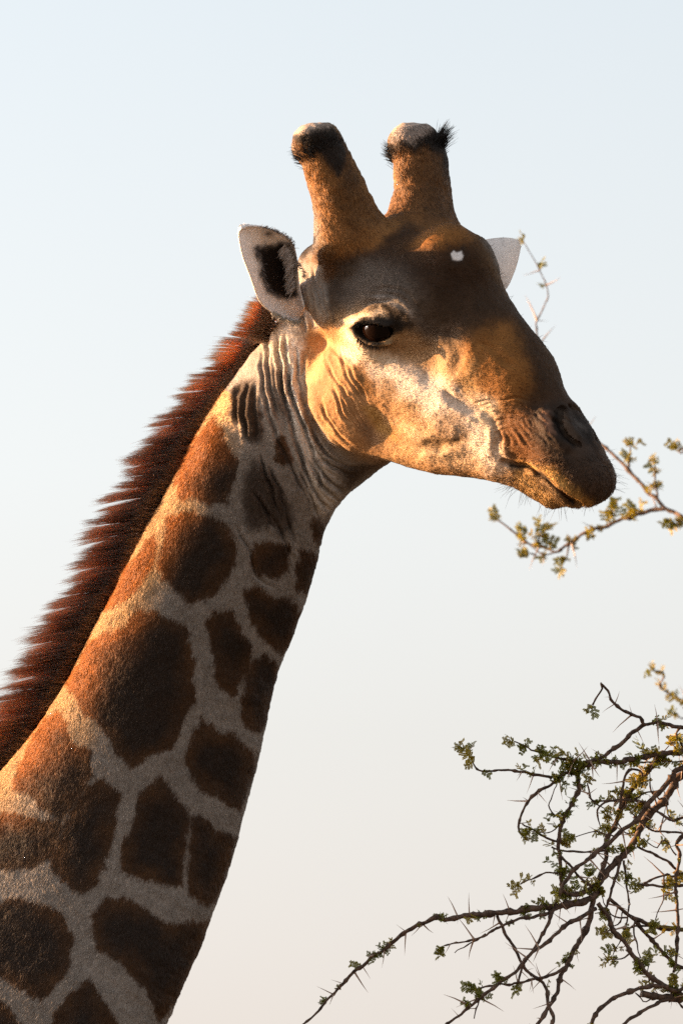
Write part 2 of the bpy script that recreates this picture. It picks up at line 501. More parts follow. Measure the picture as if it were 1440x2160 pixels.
folds(QJ, 3.0, 2.9,
      [(345, 250), (370, 350), (440, 440), (520, 620), (600, 740), (680, 800)], [(290, 300), (330, 470), (430, 640), (520, 820), (590, 950), (660, 1060)],
      [(400, 300), (440, 420), (500, 500), (570, 640), (640, 760)], [(200, 780), (240, 880), (330, 1000), (440, 1100), (560, 1170)],
      [(260, 700), (320, 860), (420, 1000), (540, 1100)], [(480, 700), (560, 830), (640, 960)], [(420, 700), (500, 850), (580, 1000)],
      [(360, 620), (430, 790), (520, 940)])
folds(Q1, 4.2, 6.0,
      [(350, 760), (358, 850), (372, 960), (400, 1030)], [(372, 750), (385, 860), (402, 960), (425, 1020)], [(395, 740), (408, 840), (430, 950), (450, 1000)],
      [(335, 830), (345, 950), (360, 1050)], [(425, 820), (440, 900), (465, 990)])
folds(Q1, 4.4, 3.4,
      [(640, 890), (720, 870), (800, 890), (850, 940)], [(660, 860), (740, 845), (820, 870), (870, 930)], [(620, 930), (690, 905), (770, 910), (830, 960)])
# lips and muzzle creases
_r = random.Random(3)
for i in range(13):
    x0, y0 = 896 + i * 18 + _r.uniform(-6, 6), 650 - i * 10 + _r.uniform(-12, 12); l = _r.uniform(.5, 1.15)
    folds(Q2, _r.uniform(2.4, 3.6), _r.uniform(1.6, 3.4), [(x0 - 8, y0), (x0 + (4 + i * 2 + _r.uniform(-5, 5)) * l, y0 + 45 * l), (x0 + (34 + i * 6 + _r.uniform(-9, 9)) * l, y0 + 96 * l)])
for i in range(11):
    y0 = 490 + i * 14 + _r.uniform(-4, 4); x0 = 790 + i * 7 + _r.uniform(-20, 30); l = _r.uniform(.5, 1.1)
    folds(Q2, _r.uniform(2.4, 3.6), _r.uniform(1.4, 2.8), [(x0, y0 + 26), (x0 + 90 * l, y0 + 12 - i + _r.uniform(-6, 6)), (x0 + 180 * l, y0 + 8), (x0 + 260 * l, y0 + 16 + i * 3)])
folds(Q2, 7.0, 5.0, [(700, 470), (740, 500), (800, 530), (850, 570), (875, 640), (880, 720), (920, 780)])        # cheek to lip furrow
folds(Q2, 9.0, 6.0, [(640, 440), (690, 500), (760, 540), (810, 555)])
folds(Q2, 12.0, 7.0, [(660, 190), (700, 250), (720, 320), (690, 400)])
folds(Q2, 6.0, 4.0, [(790, 250), (850, 270), (910, 330), (960, 370)])
folds(Q2, 10.0, 5.0, [(560, 680), (640, 690), (740, 660)])
RIDGES = [(catmull(Q2([(240, 200), (300, 290), (380, 330), (470, 370), (560, 440), (640, 480)]), 14), 22, 6.0),
          (catmull(Q3([(800, 330), (800, 430), (815, 560), (850, 640)]), 12), 10, 4.0),
          (catmull(QM([(330, 850), (480, 900), (640, 1000), (760, 1110), (860, 1210)]), 12), 14, 9.0)]
folds(Q2, 4.5, 9.0, MOUTH_RAW)

def add_folds(V, N):
    px, py = to_px(V); face = np.clip(N[:, 2] * 3 + 0.2, 0, 1)
    wob = vnoise(V, 26, 11) * 4; wob2 = vnoise(V, 26, 12) * 4
    D = np.zeros(len(V))
    for pts, w, d in FOLDS:
        m = (px > pts[:, 0].min() - 5 * w) & (px < pts[:, 0].max() + 5 * w) & (py > pts[:, 1].min() - 5 * w) & (py < pts[:, 1].max() + 5 * w)
        if not m.any(): continue
        e, t = dist_poly(px[m] + wob[m], py[m] + wob2[m], pts)
        fade = np.clip(np.minimum(t, 1 - t) * 6, 0, 1)
        D[m] += fade * d * (-np.exp(-(e / w) ** 2) + 0.45 * np.exp(-((e - 2.1 * w) / (1.1 * w)) ** 2)) * (0.75 + 0.5 * vnoise(V[m], 40, 5))
    for pts, w, d in RIDGES:
        e, t = dist_poly(px, py, pts)
        D += np.clip(np.minimum(t, 1 - t) * 4, 0, 1) * d * np.exp(-(e / w) ** 2)
    D = np.clip(D, -12, 10) * face
    D += vnoise(V, 55, 21) * 2.4 + vnoise(V, 20, 22) * 1.0 + vnoise(V, 9, 23) * 0.45 + vnoise(V, 5, 24) * 0.3
    eo = np.min([chain(V, p, r) for p, r in OSS], axis=0); D += np.clip(1 - np.abs(eo) / 14, 0, 1) * (vnoise(V, 40, 33) * 2.6 + vnoise(V, 15, 34) * 1.0)
    # knobbly worn tops of the ossicones
    for pts, rs in OSS:
        e = np.linalg.norm(V - (pts[3] + (pts[3] - pts[2]) * 0.6), axis=1)
        D += np.clip(1 - e / 50, 0, 1) * (vnoise(V, 12, 31) * 4 + vnoise(V, 26, 32) * 4)
    return V + N * D[:, None]

# ------------------------------------------------------------------ coat pattern
def poly_sd(px, py, poly):
    P = np.asarray(poly, float); d = np.full(len(px), 1e9); ins = np.zeros(len(px), bool)
    for i in range(len(P)):
        a, b = P[i], P[(i + 1) % len(P)]; e = b - a; wx, wy = px - a[0], py - a[1]
        t = np.clip((wx * e[0] + wy * e[1]) / (e @ e + 1e-9), 0, 1)
        d = np.minimum(d, (wx - e[0] * t) ** 2 + (wy - e[1] * t) ** 2)
        c = (a[1] > py) != (b[1] > py)
        if c.any(): ins ^= c & (px < a[0] + (py - a[1]) / (e[1] if abs(e[1]) > 1e-9 else 1e-9) * e[0])
    d = np.sqrt(d); return np.where(ins, -d, d)
def ellipse(cx, cy, rx, ry, n=14, rot=0.0):
    t = np.linspace(0, 2 * math.pi, n, endpoint=False); c, s = math.cos(rot), math.sin(rot)
    return [(cx + rx * math.cos(a) * c - ry * math.sin(a) * s, cy + rx * math.cos(a) * s + ry * math.sin(a) * c) for a in t]
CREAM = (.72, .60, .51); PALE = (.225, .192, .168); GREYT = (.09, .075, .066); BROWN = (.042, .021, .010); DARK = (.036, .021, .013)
TAWNY = (.23, .098, .026); BLACK = (.014, .011, .010); GOLD = (.50, .28, .085); PATCH = (.068, .0310, .0115); WHITE = (.62, .57, .52)
LAYERS = []
def paint(poly, col, soft=10, op=1.0, rough=1.0): LAYERS.append((np.asarray(poly, float), np.asarray(col), soft, op, rough))
# neck patches
PATCHES = [
    Q3([(370, 580), (290, 660), (220, 760), (180, 900), (190, 980), (280, 970), (300, 990), (430, 1000), (460, 900), (475, 800), (420, 690)]),
    Q3([(690, 680), (720, 680), (755, 760), (745, 820), (690, 800), (670, 720)]),
    Q3([(860, 1110), (900, 1070), (950, 1090), (960, 1150), (900, 1210), (870, 1170)]),
    Q3([(130, 1080), (250, 1060), (350, 1080), (430, 1130), (470, 1220), (460, 1300), (420, 1400), (330, 1480), (250, 1510), (190, 1450), (100, 1380), (90, 1300), (120, 1200)]),
    Q3([(570, 1220), (640, 1200), (740, 1220), (730, 1340), (680, 1380), (600, 1360), (560, 1300)]),
    Q3([(800, 1250), (860, 1260), (930, 1290), (880, 1450), (790, 1450), (780, 1350)]),
    Q4([(1060, 90), (1100, 80), (1200, 130), (1260, 120), (1310, 200), (1280, 300), (1220, 360), (1150, 300), (1100, 210)]),
    Q4([(600, 170), (560, 240), (400, 310), (350, 400), (300, 490), (360, 600), (450, 680), (510, 780), (580, 860), (640, 800), (740, 770), (790, 650), (850, 560), (840, 480), (830, 360), (810, 240), (700, 200)]),
    Q4([(900, 210), (1000, 170), (1040, 250), (1090, 330), (1080, 420), (1010, 540), (950, 510), (930, 350)]),
    Q4([(1110, 390), (1150, 370), (1200, 420), (1230, 490), (1190, 560), (1150, 640), (1110, 700), (1060, 650), (1050, 560), (1080, 450)]),
    Q4([(880, 650), (930, 690), (960, 730), (1010, 700), (1050, 760), (1110, 810), (1090, 880), (1060, 980), (1040, 1040), (960, 990), (880, 950), (800, 830), (840, 720)]),
    Q4([(270, 620), (200, 640), (130, 770), (90, 850), (70, 940), (150, 980), (190, 1040), (270, 1080), (330, 1000), (390, 900), (390, 780), (310, 750), (290, 680)]),
    Q4([(440, 910), (380, 950), (330, 1030), (290, 1100), (260, 1200), (230, 1290), (340, 1400), (420, 1360), (460, 1250), (500, 1100), (520, 970)]),
    Q4([(700, 910), (610, 970), (590, 1080), (540, 1200), (530, 1310), (640, 1340), (780, 1370), (800, 1250), (820, 1060), (760, 990)]),
    Q4([(840, 1070), (900, 1080), (940, 1140), (1020, 1150), (1000, 1250), (940, 1420), (900, 1450), (820, 1400), (830, 1250)]),
    Q4([(50, 1060), (-80, 1080), (-120, 1290), (100, 1290), (230, 1250), (270, 1100), (150, 1080)]),
    Q4([(470, 1430), (560, 1430), (640, 1480), (720, 1540), (900, 1530), (920, 1520), (870, 1640), (840, 1740), (760, 1870), (690, 1950), (640, 1830), (520, 1690), (430, 1640), (400, 1500)]),
    Q4([(50, 1430), (150, 1440), (270, 1500), (320, 1600), (290, 1740), (180, 1870), (80, 1810), (0, 1750), (-120, 1700), (-120, 1480)]),
    Q4([(390, 1790), (310, 1840), (240, 1940), (190, 2100), (500, 2100), (520, 1990), (460, 1880)]),
    Q4([(-60, 1850), (40, 1900), (120, 2000), (140, 2140), (-120, 2140)]),
    Q4([(665, -150), (620, -90), (540, 20), (470, 130), (460, 170), (550, 120), (620, 50), (660, -20), (680, -90)]),
    Q4([(600, 2120), (760, 2080), (700, 2300), (500, 2350)]), Q4([(-700, 1300), (-300, 1200), (-200, 1700), (-500, 1800)]),
]
for p in PATCHES: paint(p, PATCH, 2.0, 1.0, 1.1)
paint(Q3([(520, 380), (440, 430), (435, 560), (500, 620), (540, 700), (600, 710), (620, 640), (590, 500), (570, 400)]), DARK, 5, .97)
paint(Q3([(630, 130), (600, 250), (650, 380), (680, 540), (730, 600), (720, 520), (690, 400), (680, 260), (660, 120)]), BROWN, 8, .75)
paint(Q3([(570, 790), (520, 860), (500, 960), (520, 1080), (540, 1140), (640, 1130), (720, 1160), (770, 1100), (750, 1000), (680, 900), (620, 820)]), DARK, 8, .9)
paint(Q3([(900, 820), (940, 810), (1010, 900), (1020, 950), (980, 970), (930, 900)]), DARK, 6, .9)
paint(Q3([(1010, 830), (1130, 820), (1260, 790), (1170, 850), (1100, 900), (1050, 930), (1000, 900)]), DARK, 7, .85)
paint(Q3([(730, 130), (820, 200), (810, 500), (850, 650), (930, 820), (900, 1000), (850, 1000), (790, 700), (740, 480), (700, 300)]), WHITE, 9, .9)
paint(Q3([(590, 130), (640, 90), (740, 160), (760, 330), (690, 330), (610, 300)]), (.5, .42, .34), 8, .8)
paint(Q3([(840, 640), (960, 770), (1010, 960), (930, 1110), (870, 1040), (800, 800)]), WHITE, 12, .6)
# head
paint([(650, 690), (640, 620), (680, 540), (680, 260), (960, 240), (1000, 480), (1060, 590), (1160, 730), (1250, 900), (1310, 1040), (1250, 1090), (1130, 1090), (1060, 1020), (930, 1015), (840, 978), (770, 968), (690, 930), (645, 850), (635, 760)], (.30, .18, .085), 7)
paint([(680, 545), (700, 500), (700, 430), (990, 430), (1035, 520), (1070, 610), (1160, 700), (1210, 820), (1260, 890), (1200, 880), (1110, 860), (1060, 790), (1000, 730), (930, 690), (880, 640), (800, 600), (700, 590)], BROWN, 20)
paint([(690, 560), (760, 520), (870, 530), (960, 520), (1040, 600), (1060, 680), (980, 690), (900, 620), (800, 560), (720, 590)], (.030, .016, .009), 26, .75)
paint([(690, 575), (760, 545), (850, 570), (890, 620), (930, 680), (975, 715), (930, 740), (870, 705), (850, 660), (760, 655), (700, 665), (680, 620)], GREYT, 20)
paint([(655, 560), (705, 560), (725, 600), (715, 640), (690, 660), (665, 640)], DARK, 12, .7)
paint([(668, 540), (690, 520), (640, 380), (610, 290), (730, 280), (770, 390), (815, 440), (850, 470), (790, 520), (720, 545)], (.24, .108, .034), 9)
paint([(800, 445), (835, 385), (815, 280), (940, 270), (960, 400), (975, 470), (900, 480)], (.17, .078, .028), 9)
paint([(760, 400), (740, 330), (700, 420), (740, 490), (830, 470)], (.10, .05, .02), 14, .7)  # shade on the near horn's right flank, painted into its colour
paint([(905, 300), (890, 400), (900, 470), (990, 480), (960, 380), (945, 290)], (.08, .042, .02), 12, .7)  # far horn's right side darkened likewise, as painted shade
paint([(868, 520), (890, 490), (940, 472), (985, 478), (1000, 500), (960, 520), (910, 522)], TAWNY, 12, .85)  # top of the knob tinted tawny where the sun catches it
paint(Q1([(280, 160), (330, 118), (480, 100), (545, 170), (560, 250), (530, 330), (500, 345), (470, 290), (420, 240), (340, 200)]), BLACK, 5, .97)
paint(Q1([(560, 250), (540, 320), (530, 380), (600, 400), (620, 350)]), BROWN, 10, .7)
paint(Q1([(735, 190), (760, 235), (800, 210), (860, 230), (900, 200), (980, 240), (1010, 360), (1040, 380), (1030, 250), (1000, 90), (940, 120), (860, 160), (800, 180)]), BLACK, 6, .97)
paint(Q1([(305, 130), (335, 75), (410, 65), (470, 85), (488, 108), (420, 118), (370, 138), (330, 140)]), (.34, .27, .23), 3)
paint(Q1([(742, 185), (765, 105), (850, 68), (930, 80), (960, 112), (890, 160), (860, 195), (800, 180)]), (.30, .24, .21), 4)
# cheek
paint([(700, 700), (745, 745), (800, 765), (880, 760), (960, 790), (1010, 850), (1050, 930), (1085, 985), (1040, 1010), (930, 1000), (850, 970), (770, 962), (700, 920), (660, 850), (655, 760)], (.41, .235, .12), 14, .9)
paint([(735, 730), (800, 760), (880, 770), (950, 800), (1000, 850), (1045, 930), (1080, 985), (1030, 1000), (980, 940), (930, 900), (860, 850), (800, 810)], CREAM, 14, .92)
paint(QJ([(860, 900), (1000, 950), (1150, 1000), (1300, 1060), (1440, 1130), (1440, 1260), (1250, 1240), (1050, 1180)]), (.58, .44, .30), 12, .6)
paint([(870, 720), (960, 720), (985, 760), (960, 810), (900, 790), (860, 760)], (.30, .19, .105), 14, .75)
paint(QJ([(185, 330), (250, 170), (420, 180), (470, 330), (560, 470), (700, 640), (740, 820), (660, 1060), (540, 1120), (400, 1010), (260, 860), (205, 700)]), (.38, .205, .095), 9, .8)
paint(QJ([(400, 330), (470, 330), (560, 450), (700, 560), (680, 620), (560, 520), (450, 420)]), CREAM, 5, .6)
paint(QJ([(510, 470), (580, 480), (690, 570), (690, 680), (640, 710), (570, 680), (520, 580)]), (.22, .105, .035), 6, .9)
paint(QJ([(720, 560), (830, 590), (860, 680), (800, 750), (740, 720)]), (.26, .15, .07), 8, .85)
paint(QJ([(880, 760), (1000, 740), (1040, 800), (960, 850), (880, 830)]), (.31, .19, .09), 8, .85)
paint(QJ([(320, 370), (370, 350), (370, 470), (310, 620), (280, 800), (240, 850), (195, 730), (200, 640), (270, 560), (320, 470)]), (.17, .09, .04), 8, .85)
paint(QJ([(420, 510), (480, 520), (480, 640), (430, 620)]), (.3, .15, .06), 8, .7)
paint(QJ([(360, 260), (460, 380), (450, 420), (380, 330)]), (.24, .13, .055), 7, .7)
paint(QJ([(230, 180), (300, 160), (340, 230), (260, 300), (230, 420), (215, 330)]), (.3, .18, .08), 8, .6)
paint(QJ([(600, 800), (700, 790), (760, 900), (830, 960), (860, 1030), (780, 1020), (690, 950)]), (.42, .235, .07), 9, .85)
paint(QJ([(560, 900), (610, 900), (690, 960), (720, 1080), (650, 1080), (590, 1010)]), (.2, .13, .09), 10, .7)
paint(QJ([(870, 1010), (1000, 1030), (1140, 1030), (1300, 1000), (1400, 980), (1390, 1040), (1330, 1080), (1200, 1110), (1050, 1120), (940, 1080)]), (.23, .135, .058), 9, .85)
paint(QJ([(1130, 1040), (1260, 1020), (1380, 980), (1390, 1030), (1260, 1060), (1140, 1070)]), DARK, 5, .7)
paint(QJ([(1120, 850), (1250, 820), (1350, 850), (1380, 960), (1240, 1010), (1130, 950)]), (.27, .18, .115), 10, .85)
paint(QJ([(1190, 590), (1260, 620), (1330, 680), (1440, 760), (1440, 810), (1340, 770), (1240, 700)]), (.24, .185, .15), 11, .6)
paint(QJ([(820, 500), (900, 530), (1000, 580), (960, 590), (880, 550)]), (.3, .27, .26), 6, .6)
# bridge of the nose and muzzle
paint([(975, 710), (1050, 675), (1100, 690), (1130, 760), (1120, 830), (1080, 870), (1020, 840), (970, 790)], TAWNY, 16, .95)  # sunlit patch beside the nose, painted as lighter colour
paint([(1085, 640), (1140, 720), (1180, 800), (1215, 860), (1150, 840), (1118, 770), (1090, 700)], (.038, .020, .010), 16, .93)  # bridge darkened next to it, shade put into the colour
paint([(880, 640), (960, 620), (1060, 610), (1110, 680), (1060, 672), (985, 700), (950, 735), (905, 700)], (.045, .026, .015), 18, .8)
paint(QJ([(1320, 600), (1380, 500), (1440, 430), (1460, 680), (1380, 680)]), (.42, .26, .12), 10, .8)
paint([(1005, 830), (1040, 840), (1055, 900), (1060, 960), (1030, 930), (1000, 880)], (.62, .5, .38), 9, .8)
paint([(1045, 870), (1100, 850), (1180, 840), (1245, 880), (1310, 1030), (1280, 1090), (1210, 1055), (1150, 1005), (1085, 980), (1052, 930)], (.12, .052, .019), 12)
paint([(1105, 850), (1180, 830), (1245, 880), (1310, 1030), (1280, 1085), (1240, 1060), (1180, 1010), (1130, 955)], (.040, .022, .013), 20, .93)
paint([(1120, 860), (1180, 835), (1245, 870), (1265, 940), (1260, 980), (1215, 1000), (1160, 960), (1130, 920)], (.026, .018, .014), 14, .95)
paint([(1205, 930), (1240, 935), (1275, 990), (1290, 1040), (1240, 1050), (1190, 1010)], (.060, .038, .027), 14, .7)
paint(QM([(540, 260), (600, 240), (620, 340), (660, 470), (610, 470), (550, 380)]), (.24, .125, .08), 4, .8)
paint(QM([(680, 240), (760, 240), (860, 420), (930, 560), (880, 610), (780, 520), (700, 400)]), (.085, .06, .045), 5, .7)
paint(QM([(690, 230), (712, 300), (715, 400), (770, 490), (885, 600), (870, 640), (740, 550), (655, 420), (655, 300)]), BLACK, 3, .9)
paint(QM([(880, 250), (1000, 320), (1090, 480), (1110, 620), (1010, 600), (950, 470)]), BLACK, 6, .85)
paint(QM([(880, 330), (960, 360), (1020, 430), (960, 440), (890, 390)]), (.10, .09, .085), 5, .7)
paint(QM([(300, 805), (480, 840), (620, 875), (720, 930), (820, 1030), (920, 1130), (1020, 1210), (1150, 1270), (1130, 1320), (960, 1300), (870, 1230), (760, 1130), (640, 1020), (500, 900), (380, 860)]), GOLD, 8, .95)  # golden lip edge, its colour brightened to look sunlit
paint(QM([(220, 900), (330, 870), (480, 980), (620, 1080), (760, 1180), (860, 1240), (800, 1340), (600, 1340), (450, 1280), (320, 1150), (240, 1020)]), (.36, .21, .08), 8, .95)
paint(QM([(420, 950), (560, 1000), (700, 1110), (860, 1230), (840, 1290), (760, 1260), (620, 1150), (480, 1060)]), (.075, .045, .025), 6, .85)
paint(QM([(110, 770), (200, 800), (250, 860), (170, 870)]), (.16, .1, .05), 4, .8)
paint(Q2([(930, 778), (1000, 786), (1045, 800), (1095, 834), (1150, 884), (1222, 945), (1205, 958), (1140, 898), (1085, 850), (1040, 815), (1000, 800), (935, 792)]), BLACK, 3, .97, .4)
paint(QR([(840, 400), (960, 270), (1130, 250), (1105, 400), (1020, 470), (920, 545), (860, 500)]), (.011, .007, .005), 4, .97)  # dark poll hair, blackened further in place of the ear's shade
paint([(640, 550), (668, 530), (705, 528), (708, 570), (690, 600), (650, 592)], (.10, .045, .015), 7, .9)
for _l in ([(350, 760), (358, 850), (372, 960), (400, 1030)], [(372, 750), (385, 860), (402, 960), (425, 1020)], [(395, 740), (408, 840), (430, 950), (450, 1000)], [(335, 830), (345, 950), (360, 1050)], [(425, 820), (440, 900), (465, 990)], [(455, 860), (470, 930), (490, 1000)]):  # thin dark lines paint crease shade into the ear-base folds
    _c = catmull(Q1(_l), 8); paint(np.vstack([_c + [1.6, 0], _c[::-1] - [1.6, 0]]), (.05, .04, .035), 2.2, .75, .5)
paint(Q1([(340, 740), (400, 730), (440, 760), (470, 980), (400, 1040), (350, 1000)]), (.40, .36, .33), 6, .5)
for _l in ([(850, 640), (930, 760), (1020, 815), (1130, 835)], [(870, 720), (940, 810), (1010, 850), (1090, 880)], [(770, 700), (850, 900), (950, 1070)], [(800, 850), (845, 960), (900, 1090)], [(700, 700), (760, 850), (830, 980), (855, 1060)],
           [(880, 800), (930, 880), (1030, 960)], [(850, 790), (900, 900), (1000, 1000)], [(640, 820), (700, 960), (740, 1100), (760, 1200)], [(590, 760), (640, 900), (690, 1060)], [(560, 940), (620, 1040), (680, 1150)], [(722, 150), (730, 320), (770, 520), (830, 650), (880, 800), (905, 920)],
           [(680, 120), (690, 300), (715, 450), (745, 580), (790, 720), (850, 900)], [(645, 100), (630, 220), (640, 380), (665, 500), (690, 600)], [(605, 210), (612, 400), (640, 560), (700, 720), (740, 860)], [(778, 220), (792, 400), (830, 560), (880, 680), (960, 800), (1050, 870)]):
    _c = catmull(Q3(_l), 12); _w = 2.2 * np.sin(np.linspace(.25, 2.9, 12)); _o = np.stack([_w, np.zeros(12)], 1); paint(np.vstack([_c + _o, (_c - _o)[::-1]]), (.045, .032, .026), 2.6, .85, .9)  # neck and throat crease shade, drawn as dark lines in the coat colour
# around the eye
paint(QE([(190, 350), (300, 280), (420, 245), (560, 225), (660, 180), (760, 260), (800, 310), (640, 285), (480, 300), (380, 350), (300, 400)]), (.62, .5, .38), 5, .9)
paint(QE([(220, 440), (330, 470), (380, 580), (520, 700), (700, 720), (880, 800), (860, 880), (640, 860), (480, 830), (340, 700), (250, 560)]), (.66, .54, .42), 7, .9)
paint(QE([(620, 130), (720, 130), (880, 180), (1010, 270), (1090, 380), (1000, 450), (900, 470), (760, 320), (700, 200)]), BLACK, 6, .95)
paint(QE([(640, 30), (800, 60), (960, 120), (1070, 220), (1060, 270), (960, 200), (820, 120), (650, 80)]), (.36, .33, .32), 6, .6)
paint(QE([(280, 410), (400, 330), (520, 285), (700, 285), (860, 310), (960, 390), (920, 480), (840, 520), (740, 600), (645, 680), (520, 668), (425, 600), (370, 510)]), BLACK, 3, .97)
paint(QE([(740, 640), (900, 560), (1040, 560), (1100, 640), (1000, 740), (860, 740)]), (.3, .2, .12), 8, .6)
# bald spot on the knob
paint(ellipse(963, 538, 25, 20), DARK, 4, .8)
paint([(950, 534), (957, 528), (965, 531), (972, 530), (977, 541), (974, 548), (964, 549), (953, 548), (952, 542)], (.74, .73, .75), 1.2, 1.0, .4)
LAYER_BB = [(p[:, 0].min(), p[:, 0].max(), p[:, 1].min(), p[:, 1].max()) for p, *_ in LAYERS]

def coat_color(P, N, jitter=0.0):
    """coat colour at skin points; the far side carries the mirrored markings"""
    P = np.asarray(P, float); Q = P.copy()
    far = N[:, 2] < -0.12
    head = P[:, 1] > (P[:, 0] * -0.9 + 40)
    m = far & head; Q[m] = mirror(P[m])
    px, py = to_px(Q)
    n1, n2 = vnoise(P, 16, 41), vnoise(P, 16, 42); n3, n4 = vnoise(P, 6, 43), vnoise(P, 6, 44)
    jx = n1 * 5 + n3 * 3; jy = n2 * 5 + n4 * 3
    if jitter: jx = jx + rng.normal(0, jitter, len(P)); jy = jy + rng.normal(0, jitter, len(P))
    ni = neck_param(P); across = np.einsum('ij,ij->i', P - lerp_t(NC, ni), lerp_t(NU, ni)) / lerp_t(NW, ni)   # -1 crest .. 1 throat
    dors = np.clip((-0.26 - across + 0.12 * vnoise(P, 60, 49)) / 0.45, 0, 1) * (~head)  # tawnier hair along the crest, tinted further to paint in its sunlit band
    c = (np.asarray(PALE)[None] * (1 - dors[:, None]) + np.array([[.46, .27, .12]]) * dors[:, None]) * (1 + 0.10 * vnoise(P, 70, 45))[:, None]
    for (poly, col, soft, op, ro), bb in zip(LAYERS, LAYER_BB):
        pad = soft * 4 + 14
        k = np.nonzero((px > bb[0] - pad) & (px < bb[1] + pad) & (py > bb[2] - pad) & (py < bb[3] + pad))[0]
        if not len(k): continue
        sd = poly_sd(px[k] + jx[k] * ro, py[k] + jy[k] * ro, poly)
        if col[0] == PATCH[0]: sd = sd - 4.5
        a = op / (1 + np.exp(np.clip(sd / (soft * 0.5), -30, 30)))
        cc = col[None]
        if col[0] == PATCH[0]:      # darker hair towards the middle of a patch
            dk = np.clip(-sd / 48 + 0.15 + 0.45 * vnoise(P[k], 40, 46), 0, 1)[:, None] * (1 - 0.85 * dors[k, None]); cc = (col[None] * (1 - dors[k, None]) + np.array([[.29, .086, .011]]) * dors[k, None]) * (1 - dk) + np.array([.024, .0140, .0090]) * dk  # crest patches turn orange with the same painted sun tint
        c[k] = c[k] * (1 - a[:, None]) + cc * a[:, None]
    lum = 1 + 0.12 * vnoise(P, 24, 47) + 0.10 * vnoise(P, 10, 48)
    return np.clip(c * lum[:, None], 0.004, 0.85)

# ------------------------------------------------------------------ linking helpers
def tag(o, label=None, cat=None, group=None, kind=None):
    for k, v in (('label', label), ('category', cat), ('group', group), ('kind', kind)):
        if v: o[k] = v
    return o
def mesh_object(name, V, F, m, parent=None, origin=(0, 0, 0), color=None, sm=True):
    me = bpy.data.meshes.new(name)
    V = np.asarray(V, float) - np.asarray(origin, float)
    me.from_pydata(V.tolist(), [], F if isinstance(F, list) else F.tolist())
    if sm: me.polygons.foreach_set('use_smooth', np.ones(len(me.polygons), bool))
    if color is not None:
        at = me.attributes.new('coat', 'FLOAT_COLOR', 'POINT')
        at.data.foreach_set('color', np.c_[color, np.ones(len(color))].astype(np.float32).ravel())
    me.materials.append(m); me.update()
    o = bpy.data.objects.new(name, me); COL.objects.link(o)
    if parent is None: o.location = origin
    else: o.parent = parent
    return o
def hair_object(name, pts, rad, col, m, parent, origin, tip=0.25, lie=None):
    """pts (n,k,3) world, rad (n,), col (n,3)"""
    n, k = pts.shape[:2]
    cu = bpy.data.hair_curves.new(name)
    cu.add_curves([k] * n)
    cu.attributes['position'].data.foreach_set('vector', (pts - np.asarray(origin)).astype(np.float32).ravel())
    prof = np.linspace(1, 0, k) ** 0.6 * (1 - tip) + tip
    ra = cu.attributes.get('radius') or cu.attributes.new('radius', 'FLOAT', 'POINT')
    ra.data.foreach_set('value', (rad[:, None] * prof[None]).astype(np.float32).ravel())
    at = cu.attributes.new('coat', 'FLOAT_COLOR', 'CURVE')
    at.data.foreach_set('color', np.c_[col, np.ones(n)].astype(np.float32).ravel())
    if lie is not None:
        al = cu.attributes.new('lie', 'FLOAT_VECTOR', 'CURVE'); al.data.foreach_set('vector', lie.astype(np.float32).ravel())
    cu.materials.append(m)
    o = bpy.data.objects.new(name, cu); COL.objects.link(o); o.parent = parent
    o['kind'] = 'stuff'
    return o
def unit(A): return A / np.maximum(np.linalg.norm(A, axis=-1, keepdims=True), 1e-9)

# ------------------------------------------------------------------ giraffe
BASE = to_world(pt(-900, 2600, -300)); BASE[2] = 0.0
RES = 4.0
V, F = surface_nets(full_sdf, (-900, -1300, -600), (620, 850, 330), RES)
V = smooth(V, F, 1, 0.4)
def refine(V, F, m):
    Q = F[m]; E = np.concatenate([Q[:, [i, (i + 1) % 4]] for i in range(4)]); Es = np.sort(E, 1)
    key = Es[:, 0].astype(np.int64) * len(V) + Es[:, 1]; uq, first, inv = np.unique(key, return_index=True, return_inverse=True)
    mid = (V[Es[first, 0]] + V[Es[first, 1]]) / 2; k = len(Q); n0 = len(V); inv = inv + n0
    cen = V[Q].mean(1); c = np.arange(k) + n0 + len(mid); e = [inv[i * k:(i + 1) * k] for i in range(4)]
    new = [np.stack([Q[:, i], e[i], c, e[(i + 3) % 4]], 1) for i in range(4)]
    V = np.vstack([V, mid, cen]); add = np.arange(n0, len(V)); F = np.vstack([F[~m]] + new)
    return V, F, add
N = vert_normals(V, F); _x, _y = to_px(V); _c = F[:, 0]
V, F, add = refine(V, F, (_x[_c] > 470) & (_y[_c] > 240) & (_y[_c] < 1170) & (N[_c, 2] > -.35))
for i in range(0, len(add), 4000):
    a = add[i:i + 4000]; p = V[a]; d0 = full_sdf(p); g = np.stack([full_sdf(p + np.eye(3)[k] * 1.0) - d0 for k in range(3)], 1)
    V[a] = p - g / np.maximum((g * g).sum(1), .3)[:, None] * np.clip(d0, -4, 4)[:, None]
N = vert_normals(V, F)
V = add_folds(V, N)
N = vert_normals(V, F)
